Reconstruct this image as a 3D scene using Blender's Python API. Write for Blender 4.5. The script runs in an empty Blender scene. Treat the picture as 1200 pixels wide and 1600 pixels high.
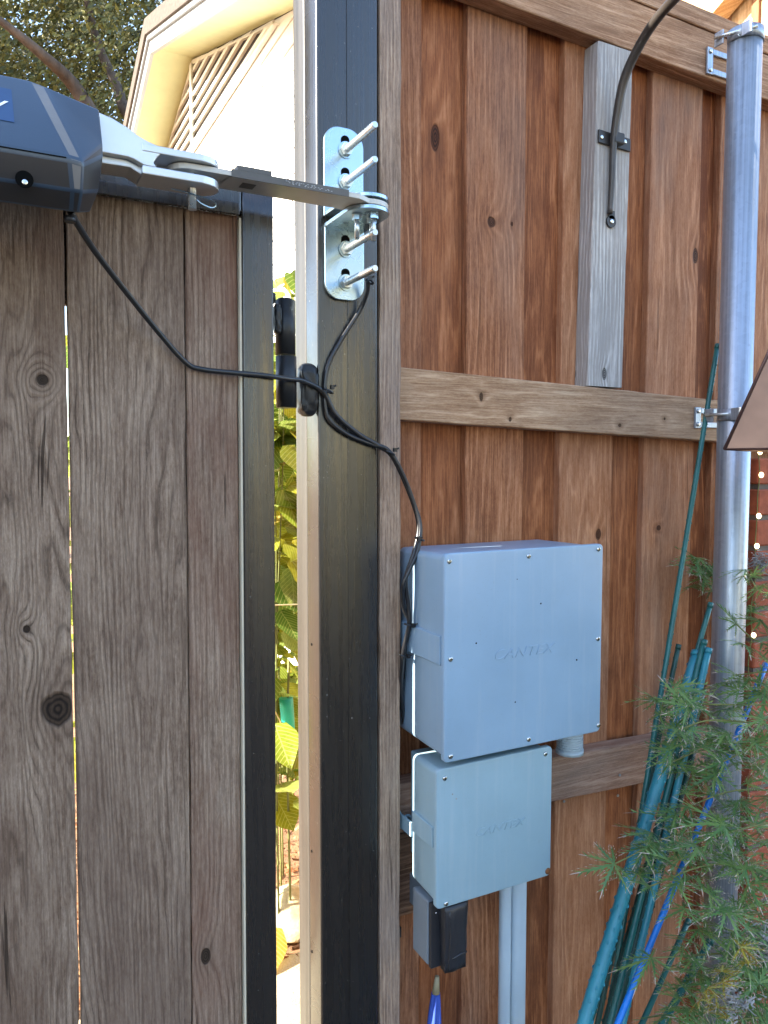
import bpy, bmesh, math, random
from mathutils import Vector, Matrix, noise
R = math.radians
random.seed(7)
S = bpy.context.scene
C = S.collection

# ------------------------------------------------------------------ camera, light
CAM = Vector((0, 0, 1.5))
HEAD = R(62.8)            # heading measured from +X ; the fence runs along X
PITCH = math.atan(75 / 1200.0)
cam_d = bpy.data.cameras.new('camera'); cam = bpy.data.objects.new('camera', cam_d)
C.objects.link(cam); S.camera = cam
cam_d.sensor_fit = 'HORIZONTAL'; cam_d.sensor_width = 36; cam_d.lens = 36
cam_d.clip_start = 0.02; cam_d.clip_end = 900
cam.location = CAM
cam.rotation_euler = (math.pi / 2 - PITCH, 0, HEAD - math.pi / 2)

SUN_AZ_SLOPE = 0.11       # light runs along +X, drifting towards -Y
SUN_EL = R(30)
h = Vector((1, -SUN_AZ_SLOPE, 0)).normalized()
sun_dir = Vector((h.x * math.cos(SUN_EL), h.y * math.cos(SUN_EL), -math.sin(SUN_EL)))
sl = bpy.data.lights.new('sun', 'SUN'); sl.energy = 4.2; sl.angle = R(0.5); sl.color = (1, .93, .80)
so = bpy.data.objects.new('sun', sl); C.objects.link(so)
so.rotation_euler = (-sun_dir).to_track_quat('Z', 'Y').to_euler(); so.location = (-6, 3, 9)
W = bpy.data.worlds.new('World'); S.world = W; W.use_nodes = True
nt = W.node_tree; nt.nodes.clear()
sky = nt.nodes.new('ShaderNodeTexSky'); sky.sky_type = 'NISHITA'; sky.sun_disc = False
sky.sun_elevation = SUN_EL
sky.sun_rotation = math.atan2(-sun_dir.x, -sun_dir.y)   # clockwise from +Y
sky.air_density = 1.0; sky.dust_density = 0.8; sky.ozone_density = 1.0; sky.altitude = 100
bg = nt.nodes.new('ShaderNodeBackground'); bg.inputs[1].default_value = 0.15
wo = nt.nodes.new('ShaderNodeOutputWorld')
nt.links.new(sky.outputs[0], bg.inputs[0]); nt.links.new(bg.outputs[0], wo.inputs[0])
vs = S.view_settings
vs.view_transform = 'Standard'; vs.look = 'None'; vs.gamma = 1; vs.use_curve_mapping = False
vs.exposure = 2.48

_F = Vector((math.cos(HEAD) * math.cos(PITCH), math.sin(HEAD) * math.cos(PITCH), -math.sin(PITCH)))
_R = Vector((math.sin(HEAD), -math.cos(HEAD), 0)); _U = _R.cross(_F)
def ray(px, py): return _F + _R * ((px - 600) / 1200) + _U * ((800 - py) / 1200)
def atY(px, py, Y): d = ray(px, py); return CAM + d * (Y / d.y)      # meets the wall-parallel plane y = Y
def atX(px, py, X): d = ray(px, py); return CAM + d * (X / d.x)

# ------------------------------------------------------------------ materials
class N:
    """small node-graph helper"""
    def __init__(s, name):
        s.m = bpy.data.materials.new(name); s.m.use_nodes = True
        s.t = s.m.node_tree; s.b = s.t.nodes['Principled BSDF']
        s.obj = None
    def n(s, k): return s.t.nodes.new(k)
    def l(s, a, b): s.t.links.new(a, b)
    def put(s, sock, v):
        if isinstance(v, (int, float)): sock.default_value = v
        elif isinstance(v, (tuple, list)):
            sock.default_value = tuple(v) if len(v) == len(sock.default_value) else (*v, 1)
        else: s.l(v, sock)
    def math(s, op, a, b=0.0, c=None, clamp=False):
        n = s.n('ShaderNodeMath'); n.operation = op; n.use_clamp = clamp
        s.put(n.inputs[0], a); s.put(n.inputs[1], b)
        if c is not None: s.put(n.inputs[2], c)
        return n.outputs[0]
    def co(s, rnd=True):
        tc = s.n('ShaderNodeTexCoord'); return tc.outputs['Object']
    def rnd(s): return s.n('ShaderNodeObjectInfo').outputs['Random']
    def sep(s, v):
        n = s.n('ShaderNodeSeparateXYZ'); s.l(v, n.inputs[0]); return n.outputs
    def comb(s, x, y, z):
        n = s.n('ShaderNodeCombineXYZ'); s.put(n.inputs[0], x); s.put(n.inputs[1], y); s.put(n.inputs[2], z); return n.outputs[0]
    def noise(s, v, scale=1, detail=3, rough=.55, dist=0):
        n = s.n('ShaderNodeTexNoise'); s.l(v, n.inputs['Vector'])
        n.inputs['Scale'].default_value = scale; n.inputs['Detail'].default_value = detail
        n.inputs['Roughness'].default_value = rough; n.inputs['Distortion'].default_value = dist
        return n.outputs['Fac']
    def ramp(s, f, stops):
        n = s.n('ShaderNodeValToRGB'); s.l(f, n.inputs[0]); e = n.color_ramp.elements
        while len(e) < len(stops): e.new(.5)
        for el, (p, c) in zip(e, stops):
            el.position = p; el.color = (*c, 1) if isinstance(c, (tuple, list)) else (c, c, c, 1)
        return n.outputs[0]
    def mix(s, f, a, b, mode='MIX'):
        n = s.n('ShaderNodeMix'); n.data_type = 'RGBA'; n.blend_type = mode
        s.put(n.inputs[0], f); s.put(n.inputs[6], a); s.put(n.inputs[7], b); return n.outputs[2]
    def bump(s, hgt, strength=.5, dist=.001, normal=None):
        n = s.n('ShaderNodeBump'); s.l(hgt, n.inputs['Height'])
        n.inputs['Strength'].default_value = strength; n.inputs['Distance'].default_value = dist
        if normal: s.l(normal, n.inputs['Normal'])
        return n.outputs[0]
    def done(s, col=None, rough=None, nrm=None, metal=None, spec=None):
        if col is not None: s.put(s.b.inputs['Base Color'], col)
        if rough is not None: s.put(s.b.inputs['Roughness'], rough)
        if nrm is not None: s.l(nrm, s.b.inputs['Normal'])
        if metal is not None: s.put(s.b.inputs['Metallic'], metal)
        if spec is not None: s.put(s.b.inputs['Specular IOR Level'], spec)
        return s.m

def wood(name, dark, mid, light, axis='Z', knots=(), alpha=70, K=9, relief=1.0, patch=None, patch_amt=.5,
         pit=.5, rough=.75, crack=0, rnd_hue=.12, coarse=1.0, split=.12, ringw=.12, lines=.36):
    """sawn timber: growth rings bent by noise and round knots, fibre, pits, weathering patches"""
    g = N(name); p = g.sep(g.co()); r = g.rnd()
    across = g.math('ADD', p[0] if axis == 'Z' else p[2], p[1])
    along = p[2] if axis == 'Z' else p[0]
    off = g.math('MULTIPLY', r, 37.0)
    a_ = g.math('ADD', across, off)
    base = g.comb(g.math('MULTIPLY', a_, 9 * coarse), off, g.math('MULTIPLY', along, .9 * coarse))
    low = g.noise(base, 1, 2, .5)
    wob = g.noise(g.comb(g.math('MULTIPLY', a_, 40), off, g.math('MULTIPLY', along, 14)), 1, 2, .5)
    f = g.math('ADD', g.math('MULTIPLY', across, alpha), g.math('MULTIPLY', low, K))
    wob2 = g.noise(g.comb(g.math('MULTIPLY', a_, 22), off, g.math('MULTIPLY', along, 3.2)), 1, 3, .6)
    f = g.math('ADD', f, g.math('ADD', g.math('MULTIPLY', wob, .75), g.math('MULTIPLY', wob2, K * .22)))
    core = None; halo = None; conc = None
    for (kx, kz, rx, rz, s) in knots:
        dx = g.math('DIVIDE', g.math('SUBTRACT', across, kx), rx)
        dz = g.math('DIVIDE', g.math('SUBTRACT', along, kz), rz)
        d2 = g.math('ADD', g.math('MULTIPLY', dx, dx), g.math('MULTIPLY', dz, dz))
        d = g.math('SQRT', d2)
        gs = g.math('DIVIDE', s, g.math('ADD', 1.0, g.math('MULTIPLY', d2, .18)))
        f = g.math('ADD', f, gs)
        jag = g.math('ADD', d, g.math('MULTIPLY', g.math('SUBTRACT', wob, .5), .7))
        cc = g.math('SUBTRACT', 1.0, g.math('MULTIPLY', g.math('SUBTRACT', jag, .62), 6.0), clamp=True)
        hh = g.math('MULTIPLY', g.math('SUBTRACT', 1.0, g.math('MULTIPLY', jag, .42), clamp=True), 1.0)
        rc = g.math('MULTIPLY_ADD', g.math('SINE', g.math('MULTIPLY', jag, 26.0)), .5, .5)
        conc = rc if conc is None else g.math('ADD', g.math('MULTIPLY', rc, cc), g.math('MULTIPLY', conc, g.math('SUBTRACT', 1.0, cc)))
        core = cc if core is None else g.math('MAXIMUM', core, cc)
        halo = hh if halo is None else g.math('MAXIMUM', halo, hh)
    ring = g.math('MULTIPLY_ADD', g.math('SINE', g.math('MULTIPLY', f, 6.2832)), .5, .5)
    rmod = g.ramp(g.noise(g.comb(g.math('MULTIPLY', a_, 30), off, g.math('MULTIPLY', along, 5)), 1, 3, .6), [(.35, .15), (.65, 1.0)])
    ring2 = g.math('MULTIPLY', g.math('POWER', ring, 2.2), rmod)
    fib = g.noise(g.comb(g.math('MULTIPLY', a_, 400), g.math('MULTIPLY', p[1], 400), g.math('MULTIPLY', along, 13)), 1, 4, .75)
    spk = g.noise(g.comb(g.math('MULTIPLY', a_, 330), g.math('MULTIPLY', p[1], 330), g.math('MULTIPLY', along, 95)), 1, 4, .8)
    blot = g.noise(g.comb(g.math('MULTIPLY', a_, 7), off, g.math('MULTIPLY', along, 2.2)), 1, 4, .6)
    blot2 = g.noise(g.comb(g.math('MULTIPLY', a_, 26), off, g.math('MULTIPLY', along, 9)), 1, 4, .65)
    v = g.math('ADD', g.math('MULTIPLY', ring2, ringw), g.math('ADD', g.math('MULTIPLY', fib, .62), g.math('MULTIPLY', spk, pit * .62)))
    v = g.math('ADD', v, g.math('MULTIPLY', g.math('SUBTRACT', blot2, .5), .34))
    v = g.math('ADD', v, g.math('MULTIPLY', g.math('SUBTRACT', r, .5), rnd_hue))
    col = g.ramp(v, [(.36, dark), (.53, mid), (.74, light)])
    ln = g.math('MULTIPLY', g.ramp(ring, [(.86, 0.0), (.99, 1.0)]), g.math('MULTIPLY', rmod, g.ramp(fib, [(.40, 0.0), (.62, 1.0)])))
    col = g.mix(g.math('MULTIPLY', ln, lines), col, tuple(min(1, c * 1.35) for c in light))
    dl = g.math('MULTIPLY', g.ramp(ring, [(.02, 1.0), (.16, 0.0)]), g.math('MULTIPLY', rmod, g.ramp(spk, [(.38, 0.0), (.56, 1.0)])))
    col = g.mix(g.math('MULTIPLY', dl, split), col, tuple(c * .35 for c in dark))
    if patch:
        col = g.mix(g.math('MULTIPLY', g.ramp(blot, [(.42, 0.0), (.66, 1.0)]), patch_amt), col,
                    g.mix(fib, tuple(c * .55 for c in patch), tuple(c * 1.3 for c in patch)))
    hgt = g.math('ADD', g.math('MULTIPLY', g.math('MULTIPLY', ring, rmod), .5), g.math('ADD', g.math('MULTIPLY', fib, .7), g.math('MULTIPLY', spk, pit)))
    if crack:
        ck = g.noise(g.comb(g.math('MULTIPLY', g.math('ADD', a_, g.math('MULTIPLY', low, .05)), 130), off, g.math('MULTIPLY', along, 3.0)), 1, 2, .5)
        ckm = g.ramp(ck, [(.255, 1.0), (.285, 0.0)])
        ckm = g.math('MULTIPLY', ckm, crack)
        col = g.mix(ckm, col, tuple(c * .3 for c in dark))
        hgt = g.math('SUBTRACT', hgt, g.math('MULTIPLY', ckm, 1.4))
    if core is not None:
        ringc = g.mix(ring, tuple(c * .5 for c in dark), mid)
        col = g.mix(g.math('MULTIPLY', halo, .55), col, ringc)
        col = g.mix(g.math('MULTIPLY', core, .94), col, g.mix(g.math('MULTIPLY', conc, spk), tuple(c * .05 for c in dark), tuple(c * 1.0 for c in dark)))
        hgt = g.math('SUBTRACT', hgt, g.math('MULTIPLY', core, 1.6))
    rg = g.math('ADD', rough, g.math('MULTIPLY', g.math('SUBTRACT', fib, .5), .25))
    return g.done(col, rg, g.bump(hgt, 1.0, .0014 * relief), spec=.2)

def plain(name, col, rough=.5, metal=0, bump=0, bscale=60, var=.15, spec=.5, vscale=8, streak=None):
    g = N(name); v = g.co(); nz = g.noise(v, vscale, 4, .6)
    lo = tuple(c * (1 - var) for c in col); hi = tuple(min(1, c * (1 + var)) for c in col)
    cc = g.ramp(nz, [(.3, lo), (.7, hi)])
    rr = g.ramp(g.noise(v, vscale * 2.3, 3, .6), [(.2, max(.02, rough - .03)), (.8, min(1, rough + .04))])
    if streak:
        p = g.sep(v)
        st = g.noise(g.comb(g.math('MULTIPLY', p[0], streak), g.math('MULTIPLY', p[1], streak), g.math('MULTIPLY', p[2], 1.5)), 1, 3, .6)
        cc = g.mix(g.ramp(st, [(.4, 0.0), (.6, 1.0)]), cc, tuple(c * .62 for c in col))
    nr = g.bump(g.noise(v, bscale, 3, .6), .5, bump) if bump else None
    return g.done(cc, rr, nr, metal, spec)

M = {}
M['fence'] = wood('stained fence board wood', (.19, .064, .026), (.37, .150, .068), (.55, .27, .145), alpha=55, K=11, relief=.8, pit=.55, rough=.68, patch=(.20, .13, .09), patch_amt=.28, rnd_hue=.22, crack=.35)
M['fence_back'] = wood('stained recessed board wood', (.17, .050, .018), (.35, .124, .048), (.50, .215, .100), alpha=18, K=13, relief=.8, pit=.3, rough=.66, patch=(.18, .10, .06), patch_amt=.2, rnd_hue=.2)
M['rail'] = wood('sun faded rail wood', (.10, .058, .032), (.27, .165, .095), (.44, .31, .20), axis='X', alpha=45, K=6, relief=.5, pit=.5, patch=(.33, .27, .22), patch_amt=.5,
                 knots=((2.775, .726, .006, .019, .8),))
M['rail_top'] = wood('top rail wood', (.27, .125, .058), (.49, .27, .15), (.66, .42, .26), axis='X', alpha=50, K=6, relief=.5, pit=.45, patch=(.30, .22, .16), patch_amt=.3)
M['rail_low'] = wood('low rail wood', (.17, .075, .045), (.36, .195, .125), (.54, .34, .24), axis='X', alpha=60, K=6, relief=.7, pit=.6, patch=(.26, .19, .15), patch_amt=.6)
M['stud'] = wood('weathered stud edge wood', (.17, .10, .062), (.40, .265, .18), (.62, .47, .35), alpha=160, K=3, relief=1.2, pit=.5, patch=(.36, .29, .25), patch_amt=.45, crack=.5)
M['gate_rail'] = wood('gate rail wood', (.09, .06, .045), (.2, .14, .11), (.34, .26, .2), axis='X')
M['greywood'] = wood('silver weathered pine', (.36, .32, .29), (.60, .55, .51), (.80, .74, .68), alpha=110, K=6, relief=.8, pit=.15, knots=((1.052 + 1.127, 1.672, .008, .016, 2.2),), crack=.5, rnd_hue=0, split=.35, lines=.2)
gd, gm, gl = (.090, .055, .036), (.215, .146, .104), (.39, .29, .215)
def gatewood(nm, knots, alpha, K, patch=(.125, .072, .048), coarse=1.0, crack=.7, amt=.7):
    return wood(nm, gd, gm, gl, alpha=alpha, K=K, relief=1.25, pit=.75, rough=.8, patch=patch, patch_amt=amt, knots=knots, crack=crack, rnd_hue=.08, coarse=coarse, split=.75, ringw=.08, lines=.22)
GY = 1.058
M['gate_a'] = gatewood('weathered gate board, knotty', ((.0631 + GY, 1.6048, .0085, .0085, 5.2), (.0368 + GY, 1.292, .0058, .0065, 2.6), (.0697 + GY, 1.1851, .027, .031, 3.8)), 60, 16, coarse=1.5, crack=.8)
M['gate_b'] = gatewood('weathered gate board, straight grain', (), 125, 15, patch=(.15, .095, .07), amt=.6, crack=.35)
M['gate_c'] = gatewood('weathered gate board, reddish', ((.2560 + GY, .797, .009, .016, 2.6),), 120, 6, patch=(.19, .085, .055), amt=.65)

def painted_black(name, base=(.015, .0115, .0095)):
    g = N(name); p = g.sep(g.co())
    st = g.noise(g.comb(g.math('MULTIPLY', p[0], 330), g.math('MULTIPLY', p[1], 330), g.math('MULTIPLY', p[2], 2.2)), 1, 3, .6)
    lump = g.noise(g.co(), 55, 3, .6)
    spk = g.ramp(g.noise(g.co(), 210, 2, .5), [(.72, 0.0), (.76, 1.0)])
    hh = g.math('ADD', g.math('MULTIPLY', st, .7), g.math('MULTIPLY', lump, .45))
    col = g.mix(spk, base, (.16, .15, .13))
    rr = g.ramp(g.noise(g.comb(g.math('MULTIPLY', p[0], 90), p[1], g.math('MULTIPLY', p[2], 5)), 1, 4, .6), [(.3, .20), (.7, .36)])
    return g.done(col, rr, g.bump(hh, .55, .0009), 0, .85)
M['black_paint'] = painted_black('glossy black brushed paint')
M['black_gate'] = painted_black('black gate frame paint', (.018, .014, .012))
M['tan_tube'] = plain('grey tan painted tube', (.055, .048, .040), .42, bump=.0006, bscale=120, var=.12, streak=60)
M['cream'] = plain('cream edge strip', (.62, .55, .42), .6)
def galv(name, tint=(.38, .42, .48), sc=1.0, rough=.34):
    g = N(name); p = g.sep(g.co()); v = g.co()
    st = g.noise(g.comb(g.math('MULTIPLY', p[0], 210 * sc), g.math('MULTIPLY', p[1], 210 * sc), g.math('MULTIPLY', p[2], 1.3)), 1, 4, .65)
    sp = g.noise(v, 38, 4, .6)
    dirt = g.ramp(g.noise(v, 90, 3, .5), [(.66, 0.0), (.74, 1.0)])
    c = g.mix(g.ramp(st, [(.35, 0.0), (.65, 1.0)]), tuple(t * .72 for t in tint), tuple(min(1, t * 1.12) for t in tint))
    c = g.mix(g.math('MULTIPLY', dirt, .35), c, (.2, .2, .22))
    vo = g.n('ShaderNodeTexVoronoi'); g.l(v, vo.inputs['Vector']); vo.inputs['Scale'].default_value = 110
    spg = g.sep(vo.outputs['Color'])[0]
    c = g.mix(g.math('MULTIPLY', spg, .22), c, tuple(min(1, t * 1.35) for t in tint))
    rr = g.ramp(g.math('ADD', g.math('MULTIPLY', st, .6), g.math('MULTIPLY', sp, .4)), [(.3, rough - .08), (.7, rough + .14)])
    return g.done(c, rr, g.bump(g.math('ADD', st, g.math('MULTIPLY', sp, .6)), .4, .0004), .6)
M['galv'] = galv('galvanised steel')
M['zinc'] = plain('bright zinc plate', (.40, .52, .60), .27, 1.0, bump=.0002, bscale=300, var=.06)
M['zinc_rod'] = plain('zinc threaded rod', (.62, .66, .66), .28, .8, var=.1, vscale=60)
M['alu'] = plain('cast aluminium', (.60, .61, .62), .42, .9, bump=.0003, bscale=220, var=.06)
M['steel_flat'] = plain('brushed steel bar', (.52, .49, .44), .5, .25, bump=.0002, bscale=300, var=.1)
M['label_dark'] = plain('dark printed sticker', (.10, .09, .08), .5)
M['ink'] = plain('pale print', (.6, .6, .6), .6)
M['pvc'] = plain('grey enclosure plastic', (.31, .42, .53), .30, bump=.00012, bscale=420, var=.05, vscale=5, spec=.55)
M['pvc2'] = plain('grey enclosure plastic, chalky', (.31, .425, .495), .42, bump=.00012, bscale=420, var=.06, vscale=7, spec=.5)
for key, colr, rg_ in (('pvc', (.265, .385, .51), .28), ('pvc2', (.285, .415, .485), .40)):
    g = N('grey moulded enclosure ' + key); v = g.co(); p = g.sep(v)
    big = g.noise(v, 7, 4, .6); drip = g.noise(g.comb(g.math('MULTIPLY', p[0], 60), g.math('MULTIPLY', p[1], 60), g.math('MULTIPLY', p[2], 3)), 1, 4, .6)
    dust = g.noise(v, 320, 3, .7)
    c = g.ramp(big, [(.3, tuple(q * .93 for q in colr)), (.7, tuple(q * 1.06 for q in colr))])
    c = g.mix(g.math('MULTIPLY', g.ramp(drip, [(.52, 0.), (.72, 1.)]), .13), c, (.62, .62, .60))
    c = g.mix(g.math('MULTIPLY', g.ramp(dust, [(.62, 0.), (.72, 1.)]), .22), c, (.22, .20, .17))
    rr = g.ramp(g.math('ADD', g.math('MULTIPLY', big, .5), g.math('MULTIPLY', drip, .5)), [(.25, rg_ - .03), (.75, rg_ + .12)])
    M[key] = g.done(c, rr, g.bump(g.noise(v, 420, 2, .5), .4, .00012), spec=.55)
M['conduit'] = plain('grey painted conduit', (.46, .54, .59), .5, bump=.0002, bscale=200, var=.08)
M['outlet_grey'] = plain('grey outlet box', (.17, .20, .23), .45, var=.08)
M['rubber'] = plain('black rubber', (.022, .022, .026), .42, bump=.0015, bscale=70, var=.3)
M['cable'] = plain('black cable jacket', (.014, .014, .016), .33, var=.2, spec=.6)
M['cable_tie'] = plain('black nylon tie', (.012, .012, .014), .4)
M['motor_top'] = plain('dark blue grey cover plastic', (.026, .046, .076), .36, bump=.00015, bscale=600, var=.06, spec=.75)
M['motor_low'] = plain('charcoal housing plastic', (.030, .027, .028), .36, bump=.00012, bscale=600, var=.08, spec=.5)
M['motor_band'] = plain('grey housing band', (.17, .16, .155), .45, bump=.0003, bscale=260, var=.12, spec=.5)
M['motor_label'] = plain('blue label panel', (.018, .055, .14), .3, spec=.6)
M['white_print'] = plain('white print', (.8, .8, .8), .5)
M['iron'] = plain('black wrought iron', (.045, .038, .034), .42, .35, bump=.0005, bscale=160, var=.25)
M['hook_iron'] = plain('bronze black iron', (.07, .058, .05), .4, .3, bump=.0004, bscale=160, var=.2)
M['hinge_black'] = plain('satin black hinge paint', (.014, .014, .015), .42, bump=.0005, bscale=150, var=.3, spec=.4)
M['weld'] = plain('weld bead black paint', (.022, .024, .028), .28, bump=.003, bscale=130, var=.3, spec=.7)
M['bronze'] = plain('tarnished copper sheet', (.20, .125, .085), .40, .55, bump=.0004, bscale=60, var=.35, vscale=6)
M['bronze_edge'] = plain('dark copper hem', (.10, .055, .05), .4, .5)
M['stake'] = plain('green coated stake', (.018, .125, .115), .35, bump=.0006, bscale=120, var=.25, vscale=20)
M['stake_dark'] = plain('dark green coated stake', (.012, .060, .048), .4, bump=.0006, bscale=120, var=.35, vscale=20)
M['stake_teal'] = plain('teal coated stake', (.030, .22, .28), .38, bump=.0006, bscale=90, var=.2, vscale=16)
M['stake_brown'] = plain('old olive stake', (.075, .075, .05), .6, bump=.0008, bscale=90, var=.3, vscale=20)
M['blue'] = plain('bright blue coated pole', (.003, .17, .62), .35, var=.2, vscale=20)
M['blue_cloth'] = plain('blue cloth', (.04, .09, .42), .8, bump=.002, bscale=30, var=.25)
M['tip_wood'] = plain('pale wooden tip', (.33, .28, .17), .55, var=.15)
M['screw'] = plain('screw metal', (.62, .62, .60), .25, 1.0, var=.1)
M['rust'] = plain('rusty screw', (.22, .085, .03), .8, .2, var=.3, vscale=200)
M['hole'] = plain('dark recess', (.004, .004, .004), .95, spec=.05)
M['brick'] = plain('red brick', (.34, .085, .038), .85, bump=.002, bscale=90, var=.35, vscale=25)
M['mortar'] = plain('mortar', (.16, .13, .11), .9, bump=.002, bscale=120, var=.2)
M['house_white'] = plain('white siding paint', (.82, .80, .76), .6, var=.03)
M['soffit'] = plain('soffit paint with yellow bounce light', (.50, .50, .27), .6, var=.05)  # yellow of the bounced sunlight is put into this colour
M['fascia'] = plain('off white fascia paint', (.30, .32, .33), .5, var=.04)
M['slat'] = plain('louvre slat paint', (.70, .68, .60), .6, var=.05)
M['louvre_dark'] = plain('louvre brown backing', (.022, .013, .008), .8)
M['shingle'] = plain('brown roof shingle', (.09, .07, .055), .85, bump=.003, bscale=80, var=.3, vscale=30)
M['sun_blocker_wall'] = plain('pale sun blocker wall', (.48, .42, .34), .8, bump=.002, bscale=60, var=.1)
M['reflection_shed_wall'] = plain('olive tan reflection shed paint', (.50, .44, .27), .8, var=.12, vscale=2)
M['glass'] = plain('window glass', (.03, .04, .05), .05, spec=.8)
M['pine'] = wood('new pale fence pine', (.42, .25, .12), (.66, .47, .27), (.80, .64, .42), alpha=45, K=6, relief=.4, pit=.3)
M['pine_dark'] = wood('warm lath pine', (.22, .10, .05), (.36, .18, .09), (.46, .26, .14), alpha=45, K=6, relief=.4, pit=.3)

g = N('bark'); v = g.co(); nz = g.noise(g.comb(g.math('MULTIPLY', g.sep(v)[0], 9), g.math('MULTIPLY', g.sep(v)[1], 9), g.math('MULTIPLY', g.sep(v)[2], 2)), 1, 5, .65)
M['bark'] = g.done(g.ramp(nz, [(.3, (.045, .030, .022)), (.7, (.12, .085, .062))]), .9, g.bump(nz, .8, .03))

def leafmat(name, cols, trans=.35, rough=.45, veins=False):
    g = N(name); r = g.rnd(); v = g.co()
    geo = g.n('ShaderNodeNewGeometry')
    rr = g.math('FRACT', g.math('ADD', r, geo.outputs['Random Per Island']))
    c = g.ramp(rr, [(i / max(1, len(cols) - 1), k) for i, k in enumerate(cols)])
    nz = g.noise(v, 40, 3, .6)
    c = g.mix(g.math('MULTIPLY', nz, .35), c, (.5, .45, .1), 'MULTIPLY')
    if veins:
        p = g.sep(v); ax = g.math('ABSOLUTE', p[0])
        sv = g.ramp(g.math('SINE', g.math('MULTIPLY', g.math('SUBTRACT', p[1], g.math('MULTIPLY', ax, 1.1)), 430)), [(.80, 0.), (.97, 1.)])
        md = g.ramp(g.math('MULTIPLY', ax, 300), [(.2, 1.), (.6, 0.)])
        vv = g.math('MAXIMUM', sv, md)
        c = g.mix(g.math('MULTIPLY', g.ramp(g.noise(v, 70, 3, .6), [(.40, 0.), (.65, 1.)]), .35), c, (.06, .12, .01), 'MIX')
        c = g.mix(g.math('MULTIPLY', vv, .6), c, (.60, .62, .22), 'MIX')
    g.done(c, rough, g.bump(nz, .5, .002), spec=.4)
    tr = g.n('ShaderNodeBsdfTranslucent'); g.l(c, tr.inputs['Color'])
    mx = g.n('ShaderNodeMixShader'); mx.inputs[0].default_value = trans
    g.l(g.b.outputs[0], mx.inputs[1]); g.l(tr.outputs[0], mx.inputs[2])
    out = [x for x in g.t.nodes if x.type == 'OUTPUT_MATERIAL'][0]; g.l(mx.outputs[0], out.inputs[0])
    return g.m
M['oak_leaf'] = leafmat('oak foliage', [(.05, .06, .018), (.13, .135, .035), (.23, .21, .06), (.08, .085, .025)], .3)
M['hedge_leaf'] = leafmat('garden hedge foliage', [(.05, .06, .02), (.11, .11, .035), (.16, .14, .05)], .25)
M['shrub_leaf'] = leafmat('bright shrub leaf', [(.22, .30, .030), (.34, .38, .030), (.46, .42, .035), (.13, .24, .035), (.40, .46, .12)], .5, veins=True)
M['autumn_sunspeck_leaf'] = leafmat('autumn and sun speck leaf', [(.46, .30, .03), (.50, .40, .05), (.35, .14, .03)], .5, veins=True)  # also colours the maple leaves that stand for sun specks
M['maple_leaf'] = leafmat('laceleaf maple foliage', [(.11, .23, .075), (.16, .30, .10), (.25, .36, .11), (.13, .27, .12)], .35, .4)
M['maple_tip'] = plain('dried leaf tip', (.48, .38, .30), .7)
M['dead_leaf'] = plain('grey dry foliage', (.28, .27, .26), .8, var=.3, vscale=80)
M['twig'] = plain('green brown twig', (.16, .17, .05), .6, var=.3, vscale=30)
M['teal_sleeve'] = plain('teal plastic sleeve', (.02, .46, .36), .4)
M['twine'] = plain('pale twine', (.65, .55, .3), .8)

g = N('patio concrete'); v = g.co(); a = g.noise(v, 3, 6, .6); b_ = g.noise(v, 160, 3, .6)
M['patio'] = g.done(g.ramp(g.math('ADD', g.math('MULTIPLY', a, .7), g.math('MULTIPLY', b_, .3)), [(.3, (.050, .040, .030)), (.7, (.10, .082, .062))]), .85, g.bump(b_, .6, .002))
g = N('garden soil'); v = g.co(); a = g.noise(v, 14, 6, .7); b_ = g.noise(v, 120, 4, .7)
M['soil'] = g.done(g.ramp(g.math('ADD', g.math('MULTIPLY', a, .5), g.math('MULTIPLY', b_, .5)), [(.3, (.13, .055, .025)), (.6, (.36, .20, .10)), (.8, (.5, .36, .22))]), .9, g.bump(b_, 1, .01))
g = N('pale flagstone'); v = g.co(); a = g.noise(v, 9, 6, .7); b_ = g.noise(v, 190, 3, .7)
M['flag'] = g.done(g.ramp(g.math('ADD', g.math('MULTIPLY', a, .5), g.math('MULTIPLY', b_, .5)), [(.35, (.34, .27, .15)), (.55, (.55, .48, .33)), (.7, (.66, .62, .50))]), .85, g.bump(b_, .7, .004))
M['rock'] = plain('limestone rock', (.50, .43, .26), .85, bump=.01, bscale=30, var=.35, vscale=30)
M['chip'] = leafmat('bark mulch chips', [(.22, .075, .03), (.36, .15, .06), (.50, .34, .18), (.15, .06, .03)], .05, .8)
g = N('fairy light bulb'); g.b.inputs['Emission Color'].default_value = (1, .72, .38, 1); g.b.inputs['Emission Strength'].default_value = 1.6
M['bulb'] = g.done((.9, .8, .6), .3)

# ------------------------------------------------------------------ object helpers
def base_of(vs_):
    xs = [v[0] for v in vs_]; ys = [v[1] for v in vs_]; zs = [v[2] for v in vs_]
    return Vector(((min(xs) + max(xs)) / 2, (min(ys) + max(ys)) / 2, min(zs)))
def thing(name, label, cat, loc, group=None):
    o = bpy.data.objects.new(name, None); o.empty_display_size = .05; C.objects.link(o)
    o.location = loc; o['label'] = label; o['category'] = cat
    if group: o['group'] = group
    return o
def link(name, me, parent=None, kind=None):
    o = bpy.data.objects.new(name, me); C.objects.link(o)
    if parent is not None:
        o.parent = parent
        q = parent; loc = Vector((0, 0, 0))
        while q is not None:
            loc += q.location if q.type == 'EMPTY' else Vector((0, 0, 0)); q = q.parent
        if parent.type == 'EMPTY': o.matrix_parent_inverse = Matrix.Translation(-loc)
    if kind: o['kind'] = kind
    return o
def tag(o, label, cat, group=None):
    """a thing that is one mesh: origin goes to its base"""
    if o.type == 'MESH' and o.parent is None and o.data.users == 1:
        b = base_of([v.co for v in o.data.vertices]); o.data.transform(Matrix.Translation(-b)); o.location = o.location + b
    o['label'] = label; o['category'] = cat
    if group: o['group'] = group
    return o
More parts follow.
